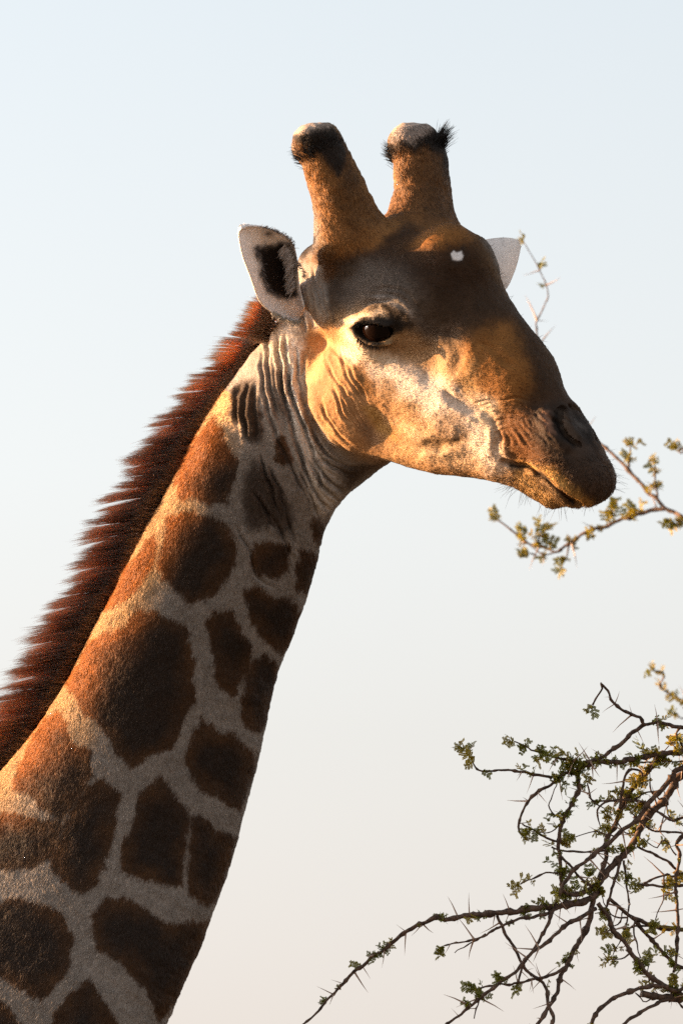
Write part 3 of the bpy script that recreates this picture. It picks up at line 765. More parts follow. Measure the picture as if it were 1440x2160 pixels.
# the rest of the animal, below and beside the picture: deep chest, sloping back, four long legs
def body_sdf(P):
    w = lambda *a: np.array(a, float) * 1000
    neck_end = to_world(NC[-14:-1:6]) * 1000; r_ = NW[-14:-1:6]
    d = chain(P, [neck_end[0], neck_end[1], neck_end[2], w(-1.25, 12.30, 2.62)], [r_[0] * .62, r_[1] * .66, r_[2] * .7, 400])
    d = smin(d, ell(P, w(-1.75, 12.30, 2.42), (780, 370, 500)), 160)
    d = smin(d, chain(P, [w(-1.3, 12.3, 2.75), w(-2.3, 12.3, 2.25)], [300, 330]), 140)
    for sy in (-1, 1):
        y = 12.30 + .2 * sy
        d = smin(d, chain(P, [w(-1.22, y, 2.25), w(-1.18, y, 1.75), w(-1.16, y + .02 * sy, 1.05), w(-1.17, y, .5), w(-1.15, y, .14), w(-1.10, y, .06)], [200, 125, 82, 58, 52, 66]), 70)
        d = smin(d, chain(P, [w(-2.42, y, 2.15), w(-2.30, y, 1.65), w(-2.46, y, 1.12), w(-2.42, y, .5), w(-2.40, y, .14), w(-2.35, y, .06)], [240, 150, 86, 60, 52, 66]), 70)
    return d
VB, FB = surface_nets(body_sdf, (-2950, 11650, -20), (-500, 12950, 3500), 36.0)
VB = smooth(VB, FB, 1, .5)
_seed = rng.uniform((-2950, 11650, 0), (-500, 12950, 3500), (420, 3)); _o = np.sort(np.stack([np.linalg.norm(VB - q, axis=1) for q in _seed], 1), axis=1)
_m = np.clip((_o[:, 1] - _o[:, 0] - 30) / 25, 0, 1)[:, None] * np.clip((VB[:, 2:3] - 900) / 500, 0, 1)
CB = np.asarray(PALE) * (1 - _m) + np.asarray(PATCH) * .8 * _m
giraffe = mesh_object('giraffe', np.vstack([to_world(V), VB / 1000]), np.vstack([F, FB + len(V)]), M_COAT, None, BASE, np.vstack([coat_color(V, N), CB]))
tag(giraffe, 'giraffe with brown patched neck, dark red mane and two blunt horns, looking to the right', 'giraffe')

def strands(root, nrm, flow, length, lift, k=4, wild=0.25, clump=9.0):
    """lying hair: leaves the skin along nrm and bends over into flow (work frame, mm)"""
    n = len(root)
    t = flow - np.einsum('ij,ij->i', flow, nrm)[:, None] * nrm
    s1, s2 = vnoise(root, clump, 61), vnoise(root, clump * 2.7, 62)
    side = np.cross(nrm, unit(t))
    t = unit(unit(t) + side * (0.35 * s1 + 0.25 * s2 + rng.normal(0, wild, n))[:, None])
    lf = np.clip(lift * (1 + 0.5 * vnoise(root, clump, 63) + rng.normal(0, 0.3, n)), 0.05, 1.5)[:, None]
    L = length[:, None]
    P = [root - nrm * 0.8]
    d = unit(t + nrm * (lf * 1.8))
    p = root
    for i in range(1, k):
        f = i / (k - 1)
        d = unit(t + nrm * (lf * (1.8 - 1.5 * f)))
        p = p + d * L / (k - 1); P.append(p)
    return np.stack(P, 1)

# vertex fields used by the coat: which way it lies and how long it is
d_neck = neck_sdf(V)
d_head = np.concatenate([plain_head(V[i:i + 60000]) for i in range(0, len(V), 60000)])
d_oss = np.min([chain(V, p, r) for p, r in OSS], axis=0)
wn_ = 1 / (1 + np.exp(np.clip((d_neck - d_head) / 14, -30, 30)))
wo_ = 1 / (1 + np.exp(np.clip((d_oss - np.minimum(d_head, d_neck)) / 8, -30, 30)))
idx = neck_param(V)
flow_n = unit(lerp_t(NT, idx) + 0.25 * lerp_t(NU, idx) + np.array([0, -0.35, 0]))
px, py = to_px(V)
lipw = np.clip((py - 940) / 80, 0, 1) * np.clip((px - 1040) / 60, 0, 1)
flow_h = unit(-HF * 0.8 - HN * 0.45)[None] * (1 - lipw[:, None]) + (HF * 0.5 - HN * 0.8)[None] * lipw[:, None]
flow_o = unit(OSS[0][0][2] - OSS[0][0][0])
FLOW = unit(flow_n * wn_[:, None] + flow_h * (1 - wn_[:, None])) * (1 - wo_[:, None]) + flow_o[None] * wo_[:, None]
LEN = 9.0 * wn_ + 4.2 * (1 - wn_); LEN = LEN * (1 - wo_) + 8.5 * wo_
LEN = np.where(lipw > 0.3, 7.5, LEN)
LIFT = 0.17 * wn_ + 0.10 * (1 - wn_); LIFT = np.where(lipw > 0.3, .3, LIFT)
for pts, rs in OSS:
    e = np.linalg.norm(V - (pts[3] + unit(pts[3] - pts[2]) * 30), axis=1); LEN *= np.clip((e - 38) / 12, 0, 1)
e = np.hypot(px - 963, py - 539); LEN *= np.where((e < 14) & (N[:, 2] > 0), 0.15, 1)
e = np.hypot((px - 787) / 1.6, py - 702); LEN *= np.where((N[:, 2] > 0), np.clip((e - 18) / 12, 0, 1), 1)
sd = poly_sd(px, py, LAYERS[0][0] * 0 + 1e6) if False else None
e, _ = dist_poly(px, py, catmull(NOSTR, 12)); LEN *= np.where(N[:, 2] > -.3, np.clip((e - 14) / 30, 0.0, 1), 1)
e, _ = dist_poly(px, py, catmull(MOUTH, 12)); LEN *= np.where(N[:, 2] > -.2, np.clip(e / 14, 0.15, 1), 1)

e, _ = dist_poly(px, py, [(600, 690), (640, 860), (720, 990)]); LEN *= np.where(N[:, 2] > -.2, np.clip(e / 170, 0.42, 1), 1)
FUR_N = 360000
T = np.concatenate([F[:, [0, 1, 2]], F[:, [0, 2, 3]]])
A = np.linalg.norm(np.cross(V[T[:, 1]] - V[T[:, 0]], V[T[:, 2]] - V[T[:, 0]]), axis=1)
fz = N[T[:, 0], 2]
dens = np.where(fz > -0.25, 1.0, 0.22) * np.where((d_head[T[:, 0]] < 15) & (wo_[T[:, 0]] < .5), 0.55, 1.0)
inview = (px[T[:, 0]] > -60) & (py[T[:, 0]] < 2230)
pr = A * dens * np.where(inview, 1, 0.12); pr /= pr.sum()
ti = rng.choice(len(T), FUR_N, p=pr)
b1, b2 = rng.random(FUR_N), rng.random(FUR_N); s_ = b1 + b2 > 1; b1[s_], b2[s_] = 1 - b1[s_], 1 - b2[s_]
B = np.stack([1 - b1 - b2, b1, b2], 1)
def interp(Aa): return (Aa[T[ti]] * (B[..., None] if Aa.ndim == 2 else B)).sum(1)
root, nrm, flow, ln, lift = interp(V), unit(interp(N)), unit(interp(FLOW)), interp(LEN), interp(LIFT)
keep = ln > 1.2
root, nrm, flow, ln, lift = root[keep], nrm[keep], flow[keep], ln[keep], lift[keep]
ln = ln * (0.7 + 0.6 * rng.random(len(ln)))
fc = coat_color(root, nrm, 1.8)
hd = np.clip(1 - interp(wn_)[keep], 0, 1)
fc = np.clip(fc * (1 + rng.normal(0, 1, len(fc)) * (.15 + .15 * hd))[:, None] * 1.1, 0.005, 0.9)
fp = strands(root, nrm, flow, ln, lift)
hair_object('coat_fur', to_world(fp), np.full(len(fp), 0.00044) * (0.7 + 0.6 * rng.random(len(fp))), fc, M_HAIR, giraffe, BASE,
            lie=dir_world(unit(nrm + rng.normal(0, 1, nrm.shape) * (.14 + .10 * hd[:, None]) + 0.25 * unit(fp[:, 2] - fp[:, 0]) * 0)))
#%%PART3

# ears: a leaf-shaped bowl with real thickness, one edge curve on each side of its axis
def make_ear(edge_a, edge_b, za, zb, cup, thick, inner, fringe):
    n, m = 90, 60
    ca, cb = catmull(edge_a, n), catmull(edge_b, n)
    u = np.linspace(0, 1, n)
    zA, zB = np.interp(u, np.linspace(0, 1, len(za)), za), np.interp(u, np.linspace(0, 1, len(zb)), zb)
    top = []
    for i in range(n):
        a, b = pt(*ca[i], zA[i]), pt(*cb[i], zB[i])
        w = math.sin(min(1.0, (1 - u[i]) * 1.6 + 0.02) * math.pi / 2)
        for j in range(m):
            v = j / (m - 1); q = 2 * v - 1
            bowl = (1 - abs(q) ** 2.2) * w * (0.55 + 0.45 * math.cos((u[i] - 0.25) * 2.2))
            p = a * (1 - v) + b * v; p = p + np.array([0, 0, -cup * bowl])
            top.append(p)
    top = np.array(top)
    q = np.array([[i * m + j, i * m + j + 1, (i + 1) * m + j + 1, (i + 1) * m + j] for i in range(n - 1) for j in range(m - 1)])
    nr = vert_normals(top, q)
    if nr[:, 2].mean() < 0: nr = -nr; q = q[:, ::-1]
    off = np.minimum(1, 4 * np.minimum(np.tile(np.linspace(0, 1, m), n), 1 - np.tile(np.linspace(0, 1, m), n)) + 0.35)
    bot = top - nr * (thick * off)[:, None]
    V = np.vstack([top, bot]); k = n * m
    fr = [q, q[:, ::-1] + k]
    ring = [j for j in range(m)] + [i * m + m - 1 for i in range(1, n)] + [(n - 1) * m + j for j in range(m - 2, -1, -1)] + [i * m for i in range(n - 2, 0, -1)]
    ring = np.array(ring); nx = np.roll(ring, -1)
    side = np.stack([ring, ring + k, nx + k, nx], 1)
    F = np.concatenate(fr + [side])
    return V, F, k, n, m
EAR_IN = QR([(320, 385), (400, 345), (560, 325), (700, 300), (790, 350), (810, 480), (820, 640), (830, 780), (900, 990), (760, 1055), (630, 1015), (505, 940), (440, 820), (400, 700), (410, 610), (370, 510)])
def ear_color(P, front):
    px, py = to_px(P); c = np.tile(np.array([.84, .80, .79]), (len(P), 1))
    c *= (1 - 0.14 * np.clip(vnoise(P, 14, 71), 0, 1) - 0.12 * np.clip(vnoise(P, 5, 72) * 2 - 1, 0, 1))[:, None]
    sd = poly_sd(px + vnoise(P, 10, 73) * 4, py + vnoise(P, 10, 74) * 4, EAR_IN)
    a = (1 / (1 + np.exp(np.clip(sd / 2.6, -30, 30))) * front)[:, None]
    c = c * (1 - a) + np.array([.012, .010, .010]) * a
    e = np.hypot((px - 566) / 1.6, py - 493); c = c * (1 - 0.8 * np.exp(-(e / 7) ** 2))[:, None]
    return c
ea = QR([(905, 1290), (800, 1290), (680, 1250), (560, 1180), (460, 1100), (380, 980), (330, 830), (260, 640), (200, 480), (160, 300), (148, 190), (190, 130)])
eb = QR([(960, 1130), (930, 1000), (900, 860), (880, 720), (870, 600), (850, 440), (810, 320), (740, 240), (620, 180), (480, 125), (360, 108), (240, 108)])
V2, F2, k2, n2, m2 = make_ear(ea, eb, [-78, -40, 0, 36, 62, 80], [-62, -48, -22, 14, 46, 74], 62, 9, True, True)
N2 = vert_normals(V2, F2)
fr2 = np.r_[np.ones(k2), np.zeros(len(V2) - k2)]
V2 = V2 + N2 * (vnoise(V2, 22, 75) * 1.2)[:, None]
ear = mesh_object('ear', to_world(V2), F2, M_EAR, giraffe, BASE, ear_color(V2, fr2))
ear.location = (0, 0, 0)

def ear_fuzz(Vv, Ff, kk, nn, mm, name, par):
    n = 6000
    fi = rng.integers(0, len(Ff), n); fi = fi[(Ff[fi, 0] >= kk) | (rng.random(n) < .12)]; n = len(fi); r1, r2 = rng.random(n)[:, None], rng.random(n)[:, None]
    q = Vv[Ff[fi]]; p = (q[:, 0] * (1 - r1) + q[:, 1] * r1) * (1 - r2) + (q[:, 3] * (1 - r1) + q[:, 2] * r1) * r2
    Nv = vert_normals(Vv, Ff); nn_ = unit(Nv[Ff[fi, 0]])
    frt = (Ff[fi, 0] < kk).astype(float)
    col = ear_color(p, frt) * (0.8 + 0.5 * rng.random(n))[:, None]
    flow = np.tile(unit(Vv[(nn - 1) * mm + mm // 2] - Vv[mm // 2]), (n, 1))
    pts = strands(p, nn_, flow, 2.5 + 2.5 * rng.random(n), np.full(n, .25), wild=.5)
    hair_object(name, to_world(pts), np.full(n, .0003), col * 1.15, M_HAIR, par, BASE, lie=dir_world(unit(nn_ + rng.normal(0, .2, nn_.shape))))
ear_fuzz(V2, F2, k2, n2, m2, 'ear_fuzz', ear)
# long pale hairs that hang from the front rim over the dark inside, and dark wisps from the other rim
_epx, _epy = to_px(V2[:k2])
def earz(x, y): return V2[np.argmin((_epx - x) ** 2 + (_epy - y) ** 2), 2]
def ear_tufts():
    P, Rr, Cc, Ll = [], [], [], []
    def tuft(line, vec, n, L, col, z0, spread):
        c = catmull(QR(line), 40)
        for _ in range(n):
            i = rng.integers(0, 40); x, y = c[i] + rng.normal(0, 2.0, 2); p = pt(x, y, earz(x, y) + 2)
            d = unit(np.array([vec[0], vec[1], -0.15]) + rng.normal(0, spread, 3)); l = L * (0.5 + 0.7 * rng.random())
            g = np.array([0, -0.5, 0.0]); pts = [p]
            for k in range(1, 5): pts.append(p + d * l * k / 4 + g * l * (k / 4) ** 2 * 0.6 + np.array([0, 0, 6 * math.sin(k / 4 * 3.14)]))
            P.append(pts); Cc.append(np.array(col) * (0.7 + 0.6 * rng.random()))
    tuft([(735, 350), (800, 420), (840, 540), (850, 680), (840, 800), (860, 880)], (-0.8, -0.5), 420, 21, (.62, .55, .52), None, .2)
    tuft([(760, 330), (830, 420), (870, 560), (880, 700)], (-0.3, 0.35), 160, 9, (.45, .38, .34), None, .4)
    tuft([(340, 380), (430, 560), (440, 760), (520, 900), (640, 1000)], (0.7, -0.2), 60, 10, (.25, .21, .2), None, .3)
    tuft([(880, 560), (900, 620), (960, 700), (950, 760)], (0.9, -0.1), 90, 9, (.5, .42, .38), None, .4)
    tuft([(560, 1190), (700, 1260), (820, 1300), (900, 1290), (950, 1230)], (0.5, -0.7), 300, 10, (.6, .5, .4), None, .4)
    tuft([(430, 115), (560, 150), (700, 210), (800, 290), (850, 400)], (0.5, 0.6), 200, 7, (.4, .35, .33), None, .4)
    P = np.array(P); n = len(P)
    hair_object('ear_hair', to_world(P), np.full(n, .0005), np.array(Cc), M_HAIR, ear, BASE,
                lie=dir_world(unit(np.tile([-.3, .2, .9], (n, 1)) + rng.normal(0, .25, (n, 3)))))
ear_tufts()
# the far ear: its pale back shows behind the forehead
fa = [(960, 620), (1000, 640), (1040, 632), (1068, 608), (1082, 580), (1092, 550), (1098, 520)]
fb = [(940, 560), (970, 530), (1000, 512), (1030, 504), (1060, 501), (1082, 503), (1094, 509)]
V3, F3, k3, n3, m3 = make_ear(fa, fb, [-210, -225, -240], [-205, -215, -236], -34, 8, False, False)
ear2 = mesh_object('ear', to_world(V3), F3, M_EAR, giraffe, BASE, ear_color(V3 + np.array([900, 0, 0]), np.zeros(len(V3))))
ear2.location = (0, 0, 0)
ear_fuzz(V3, F3, k3, n3, m3, 'ear_fuzz', ear2)

# eyes
def mat_eye():
    m, nt, b = mat('eye_gloss')
    b.inputs['Base Color'].default_value = (.005, .0022, .0014, 1); b.inputs['Roughness'].default_value = 0.04
    b.inputs['Specular IOR Level'].default_value = 0.11
    return m
M_EYE = mat_eye()
def ball(c, r, nu=36, nv=20):
    V = [c + r * np.array([0, 1, 0])]; 
    for i in range(1, nv):
        t = math.pi * i / nv
        for j in range(nu): V.append(c + r * np.array([math.sin(t) * math.cos(2 * math.pi * j / nu), math.cos(t), math.sin(t) * math.sin(2 * math.pi * j / nu)]))
    V.append(c - r * np.array([0, 1, 0])); F = []
    for j in range(nu): F.append((0, 1 + (j + 1) % nu, 1 + j))
    for i in range(nv - 2):
        for j in range(nu):
            a = 1 + i * nu; F.append((a + j, a + (j + 1) % nu, a + nu + (j + 1) % nu, a + nu + j))
    a = 1 + (nv - 2) * nu
    for j in range(nu): F.append((a + j, a + (j + 1) % nu, len(V) - 1))
    return np.array(V), F
ec = EYE['o'] - EYE['n'] * 29
for c in (ec, mirror(ec)):
    v, f = ball(c, 37)
    e_ = mesh_object('eye', to_world(v), f, M_EYE, giraffe, BASE); e_.location = (0, 0, 0)

# eyelashes, whiskers, ossicone tufts, mane
def simple_hairs(name, P, rad, col, m=None, tip=.2):
    P = np.array(P); n = len(P); col = np.asarray(col)
    if col.ndim == 1: col = np.tile(col, (n, 1)) * (0.7 + 0.6 * rng.random((n, 1)))
    lie = unit(np.tile([-.35, .25, .9], (n, 1)) + rng.normal(0, .35, (n, 3)))
    return hair_object(name, to_world(P), np.full(n, rad), col, m or M_HAIR, giraffe, BASE, tip, dir_world(lie))
def arc(p, d, L, g, k=5):
    return [p + d * L * i / (k - 1) + g * L * (i / (k - 1)) ** 2 for i in range(k)]
lash = []
lu = catmull(QE([(350, 420), (440, 380), (560, 350), (680, 360), (800, 420)]), 60)
ll = catmull(QE([(370, 520), (440, 600), (560, 650), (680, 640), (780, 570), (860, 530)]), 60)
for _ in range(420):
    i = rng.integers(0, 60); z = EYE['o'][2] + 10
    t = i / 59
    d = unit(np.array([-0.5 + 1.1 * t, -0.1 + 0.5 * rng.random(), 0.8]) + rng.normal(0, .2, 3))
    lash.append(arc(pt(lu[i, 0], lu[i, 1] - 2, z - 12 * abs(t - .5)), d, 16 * (.5 + .7 * rng.random()), np.array([0, -.35, 0])))
for _ in range(260):
    i = rng.integers(0, 60); z = EYE['o'][2] + 4
    t = i / 59
    d = unit(np.array([-0.35 + 0.8 * t, -0.8, 0.5]) + rng.normal(0, .25, 3))
    lash.append(arc(pt(ll[i, 0], ll[i, 1], z - 14 * abs(t - .5)), d, 13 * (.5 + .8 * rng.random()), np.array([0, -.1, -.1])))
simple_hairs('eyelash', lash, .00045, np.array([.012, .01, .009]))
wh = []
def whisk(line, n, dirv, L, spread):
    c = catmull(line, 50)[rng.integers(0, 50, n)] + rng.normal(0, 5, (n, 2))
    zz = first_hit(c[:, 0], c[:, 1], f=plain_head)
    for (x, y), z in zip(c, zz):
        if z < -380: continue
        d = unit(np.asarray(dirv) + rng.normal(0, spread, 3))
        wh.append(arc(pt(x, y, z - 2), d, L * (.4 + .8 * rng.random()), np.array([rng.normal(0, .1), -.12, 0]), 6))
whisk(QM([(260, 1000), (400, 1180), (560, 1290), (700, 1310), (830, 1270)]), 80, (-.25, -1, .1), 36, .35)
whisk(QM([(200, 950), (300, 1090)]), 34, (-.9, -.45, .1), 42, .25)
whisk(QM([(950, 1290), (1100, 1300), (1220, 1250), (1280, 1150)]), 60, (.2, -1, .1), 18, .4)
whisk(QM([(1180, 760), (1240, 900), (1290, 1020), (1290, 1120)]), 46, (1, -.1, .1), 32, .35)
whisk([(1030, 520), (1065, 605), (1116, 675), (1155, 741)], 90, (.75, .5, 0), 13, .3)
simple_hairs('whisker', wh, .00028, np.array([.05, .035, .025]), tip=.3)
# black hair round the worn tops
for pts, rs, spots in ((OSS[0][0], OSS[0][1], ((-1.0, -.15, .35, 260, 16), (.5, -.2, .8, 360, 15), (.9, -.1, .2, 200, 10), (-.3, 0, .9, 300, 14))),
                       (OSS[1][0], OSS[1][1], ((-1.0, -.4, .2, 300, 22), (1.0, .3, .25, 420, 24), (1.0, .9, .3, 260, 46), (.4, -.2, .9, 300, 15), (.9, -.3, -.2, 200, 16)))):
    axu = unit(pts[3] - pts[1]); P = []
    for dx, dy, dz, n, L in spots:
        base = unit(np.array([dx, dy, dz]))
        for _ in range(n if L > 40 else n // 2):
            r = base + rng.normal(0, .10 if L > 40 else .28, 3); r = unit(r - axu * (r @ axu))
            p = pts[3] - axu * (14 + rng.normal(0, 9)) + r * (rs[3] - 3)
            d = unit(r * .55 + axu * .75 + rng.normal(0, .18, 3))
            P.append(arc(p, d, L * (.5 + .6 * rng.random()), r * .18 + np.array([0, -.05, 0])))
    simple_hairs('ossicone_tuft', P, .0005, np.array([.014, .011, .010]))

def make_mane():
    n = 32000; k = 8
    t = rng.random(n) ** 0.92
    line_px = np.array([(612, 560), (585, 620), (567, 668), (548, 712), (512, 782), (483, 819), (446, 873), (417, 907), (392, 948), (367, 1002), (325, 1061), (300, 1119), (272, 1200), (243, 1244), (209, 1292), (170, 1365), (121, 1467), (63, 1560), (0, 1637), (-70, 1740), (-150, 1850), (-240, 1960)], float)
    lens = np.array([34, 46, 66, 84, 112, 122, 132, 134, 138, 142, 146, 146, 150, 152, 154, 156, 158, 160, 160, 160, 160, 160], float)
    L4 = catmull(np.c_[line_px, lens, np.zeros(len(lens))], 400)
    ix = (t * 399).astype(int)
    crest = NC - NU * (NW * .97)[:, None]; _cx, cpy = to_px(crest); so = np.argsort(cpy)
    crz = lambda y: np.where(y < 720, np.interp(y, [560, 720], [-210, -240]), np.interp(y, cpy[so], crest[so, 2]))
    zc = crz(L4[ix, 1])
    off = rng.normal(0, 1, n)                       # across the crest
    z = zc + off * 6
    base = pts_px(L4[ix, 0] + 6, L4[ix, 1], z)
    base[:, 0] += rng.normal(0, 5, n) + 5; base[:, 1] += rng.normal(0, 1.7, n)
    ang = np.interp(L4[ix, 1], [560, 640, 760, 900, 1200, 1600], [0.75, 0.42, 0.05, -0.10, -0.12, -0.10])
    cw = 5.0
    cl = np.floor(L4[ix, 1] / cw + rng.normal(0, .12, n)) + 0 * off
    hsh = lambda a, s: np.modf(np.sin(a * 12.9898 + s * 78.233) * 43758.5453)[0]
    ang = ang + 0.06 * hsh(cl, 1) + rng.normal(0, .016, n)
    d = np.stack([-np.cos(ang), np.sin(ang), 0.06 * hsh(cl, 2) + rng.normal(0, .03, n) + off * .015], 1)
    Ls = L4[ix, 2] * (0.87 + 0.13 * hsh(cl, 3) + rng.normal(0, .06, n)) * np.where(rng.random(n) < .3, .65, 1)
    side = np.stack([np.sin(ang), np.cos(ang), np.zeros(n)], 1)
    bend = 0.04 * hsh(cl, 4) + rng.normal(0, .007, n)
    P = []
    cy = (np.floor(L4[ix, 1] / cw) + .5) * cw; pull = (cy - L4[ix, 1])
    for i in range(k):
        f = i / (k - 1)
        p = base + d * (Ls * f)[:, None] + side * (Ls * bend * f ** 2 - pull * 0.5 * f ** 1.2)[:, None]
        p[:, 1] -= Ls * 0.05 * f ** 2
        P.append(p)
    P = np.stack(P, 1)
    topw = np.clip((900 - L4[ix, 1]) / 260, 0, 1)[:, None]; c = (np.array([.042, .0165, .0090]) * (1 - topw) + np.array([.11, .036, .012]) * topw) * (0.55 + 0.75 * rng.random((n, 1))) * (1 + .5 * hsh(cl, 5))[:, None]
    mane_ = hair_object('mane', to_world(P), np.full(n, .00045) * (.7 + .6 * rng.random(n)), c, M_MANE, giraffe, BASE, tip=.12)
    # short hair at the mane's foot, coloured near black as its shadow line
    m = 22000; ix = (rng.random(m) * 399).astype(int)
    zb = crz(L4[ix, 1]) + 22 + rng.normal(0, 8, m)
    b = pts_px(L4[ix, 0] + 10 + rng.normal(0, 7, m), L4[ix, 1] + rng.normal(0, 4, m), zb)
    dd = unit(np.tile([-.8, .25, .35], (m, 1)) + rng.normal(0, .25, (m, 3)))
    Q = np.stack([b + dd * (26 * f) + np.array([-8, 0, 0]) * f ** 2 for f in np.linspace(0, 1, 5)], 1)
    hair_object('mane_base', to_world(Q), np.full(m, .0005), np.array([.013, .0075, .0055]) * (.6 + .8 * rng.random((m, 1))), M_MANE, giraffe, BASE, tip=.2)
make_mane()
#%%PART4
# ------------------------------------------------------------------ ground
def mat_ground():
    m, nt, b = mat('dry_earth')
    tc = n_(nt, 'ShaderNodeNewGeometry'); nz = n_(nt, 'ShaderNodeTexNoise'); nz.inputs['Scale'].default_value = 0.6; nz.inputs['Detail'].default_value = 8
    nt.links.new(tc.outputs['Position'], nz.inputs['Vector'])
    cr = n_(nt, 'ShaderNodeValToRGB'); cr.color_ramp.elements[0].color = (.07, .052, .034, 1); cr.color_ramp.elements[1].color = (.15, .12, .08, 1)
    cr.color_ramp.elements[0].position = .3; cr.color_ramp.elements[1].position = .7
    nt.links.new(nz.outputs['Fac'], cr.inputs['Fac']); nt.links.new(cr.outputs['Color'], b.inputs['Base Color'])
    b.inputs['Roughness'].default_value = .95
    return m
gv, gf = [], []
rr = [0, 4, 8, 14, 24, 45, 90, 200, 500, 1500, 6000]; ns = 48
for r in rr[1:]:
    for j in range(ns):
        a = 2 * math.pi * j / ns
        gv.append((r * math.cos(a), 12 + r * math.sin(a), (0.05 * math.sin(r * 1.3 + 3 * a) if r > 20 else 0)))
gv.append((0, 12, 0))
for j in range(ns): gf.append([len(gv) - 1, j, (j + 1) % ns])
for i in range(len(rr) - 2):
    for j in range(ns): gf.append([i * ns + j, (i + 1) * ns + j, (i + 1) * ns + (j + 1) % ns, i * ns + (j + 1) % ns])
gr = mesh_object('ground', np.array(gv, float), gf, mat_ground(), None, (0, 0, 0)); tag(gr, kind='structure')

# ------------------------------------------------------------------ thorn trees
def mat_bark():
    m, nt, b = mat('bark')
    tc = n_(nt, 'ShaderNodeNewGeometry'); nz = n_(nt, 'ShaderNodeTexNoise'); nz.inputs['Scale'].default_value = 90; nz.inputs['Detail'].default_value = 5
    nt.links.new(tc.outputs['Position'], nz.inputs['Vector'])
    cr = n_(nt, 'ShaderNodeValToRGB'); cr.color_ramp.elements[0].color = (.03, .018, .013, 1); cr.color_ramp.elements[1].color = (.13, .08, .055, 1)
    cr.color_ramp.elements[0].position = .35; cr.color_ramp.elements[1].position = .7
    nt.links.new(nz.outputs['Fac'], cr.inputs['Fac']); nt.links.new(cr.outputs['Color'], b.inputs['Base Color'])
    bp = n_(nt, 'ShaderNodeBump'); bp.inputs['Strength'].default_value = .6; bp.inputs['Distance'].default_value = .002
    nt.links.new(nz.outputs['Fac'], bp.inputs['Height']); nt.links.new(bp.outputs['Normal'], b.inputs['Normal'])
    b.inputs['Roughness'].default_value = .8; b.inputs['Specular IOR Level'].default_value = .3
    return m
def mat_thorn():
    m, nt, b = mat('thorn'); b.inputs['Base Color'].default_value = (.30, .20, .145, 1); b.inputs['Roughness'].default_value = .5
    return m
def mat_leaf():
    m, nt, b = mat('leaf')
    oi = n_(nt, 'ShaderNodeObjectInfo'); cr = n_(nt, 'ShaderNodeValToRGB')
    cr.color_ramp.elements[0].color = (.125, .135, .009, 1); cr.color_ramp.elements[1].color = (.30, .225, .02, 1)
    nt.links.new(oi.outputs['Random'], cr.inputs['Fac']); nt.links.new(cr.outputs['Color'], b.inputs['Base Color'])
    b.inputs['Roughness'].default_value = .55
    tr = n_(nt, 'ShaderNodeBsdfTranslucent'); nt.links.new(cr.outputs['Color'], tr.inputs['Color'])
    mx = n_(nt, 'ShaderNodeMixShader'); mx.inputs[0].default_value = .5
    out = nt.nodes['Material Output']
    nt.links.new(b.outputs[0], mx.inputs[1]); nt.links.new(tr.outputs[0], mx.inputs[2]); nt.links.new(mx.outputs[0], out.inputs[0])
    return m
M_BARK, M_THORN, M_LEAF = mat_bark(), mat_thorn(), mat_leaf()

def tube(pts, rad, seg=8):
    P = np.asarray(pts); n = len(P)
    T = unit(np.gradient(P, axis=0)); up = np.array([0.2, 0.3, 0.93]); V, F = [], []
    for i in range(n):
        a = unit(np.cross(T[i], up)); b = np.cross(T[i], a)
        for j in range(seg):
            t = 2 * math.pi * j / seg
            V.append(P[i] + (a * math.cos(t) + b * math.sin(t)) * rad[i] * (1 + .12 * math.sin(j * 2.1 + i * 1.7)))
    for i in range(n - 1):
        for j in range(seg): F.append([i * seg + j, i * seg + (j + 1) % seg, (i + 1) * seg + (j + 1) % seg, (i + 1) * seg + j])
    V.append(P[0]); V.append(P[-1])
    for j in range(seg): F.append([len(V) - 2, (j + 1) % seg, j]); F.append([len(V) - 1, (n - 1) * seg + j, (n - 1) * seg + (j + 1) % seg])
    return np.array(V), F

def leaf_mesh(seed):
    r = random.Random(seed); V, F = [], []
    def quad(p, d, w, L, up):
        s = np.cross(d, up); i = len(V)
        V.extend([p, p + d * L * .5 + s * w, p + d * L, p + d * L * .5 - s * w]); F.append([i, i + 1, i + 2, i + 3])
    npair = r.choice([4, 5, 6]); up = np.array([0, 0, 1.0])
    def stem(a, b, w):
        d = unit(b - a); s = np.cross(d, up) * w; i = len(V)
        V.extend([a - s, a + s, b + s * .6, b - s * .6]); F.append([i, i + 1, i + 2, i + 3])
    prev = np.zeros(3)
    for k in range(npair + 1):
        t = (k + .6) / (npair + .6); p = np.array([t, 0, .18 * t * t * r.uniform(.3, 1.6)]); stem(prev, p, .012); prev = p
        if k == npair: break
        for sg in (-1, 1):
            a = R(r.uniform(40, 80)) * sg; d = unit(np.array([math.cos(a), math.sin(a), r.uniform(-.7, .8)]))
            L = r.uniform(.26, .50) * (1 - .35 * abs(t - .5)); m = 8; e = p + d * L; stem(p, e, .01)
            nrm = unit(np.cross(d, np.array([0, 0, 1.0])))
            for q in range(m):
                c = p + d * L * (q + .6) / m
                for s2 in (-1, 1):
                    dd = unit(nrm * s2 + d * .45 + np.array([0, 0, r.uniform(-.1, .3)])); quad(c, dd, r.uniform(.040, .058), r.uniform(.10, .135), unit(np.cross(d, nrm)))
    me = bpy.data.meshes.new('leaf'); me.from_pydata([tuple(v) for v in V], [], F); me.materials.append(M_LEAF); return me
LEAVES = [leaf_mesh(i) for i in range(5)]
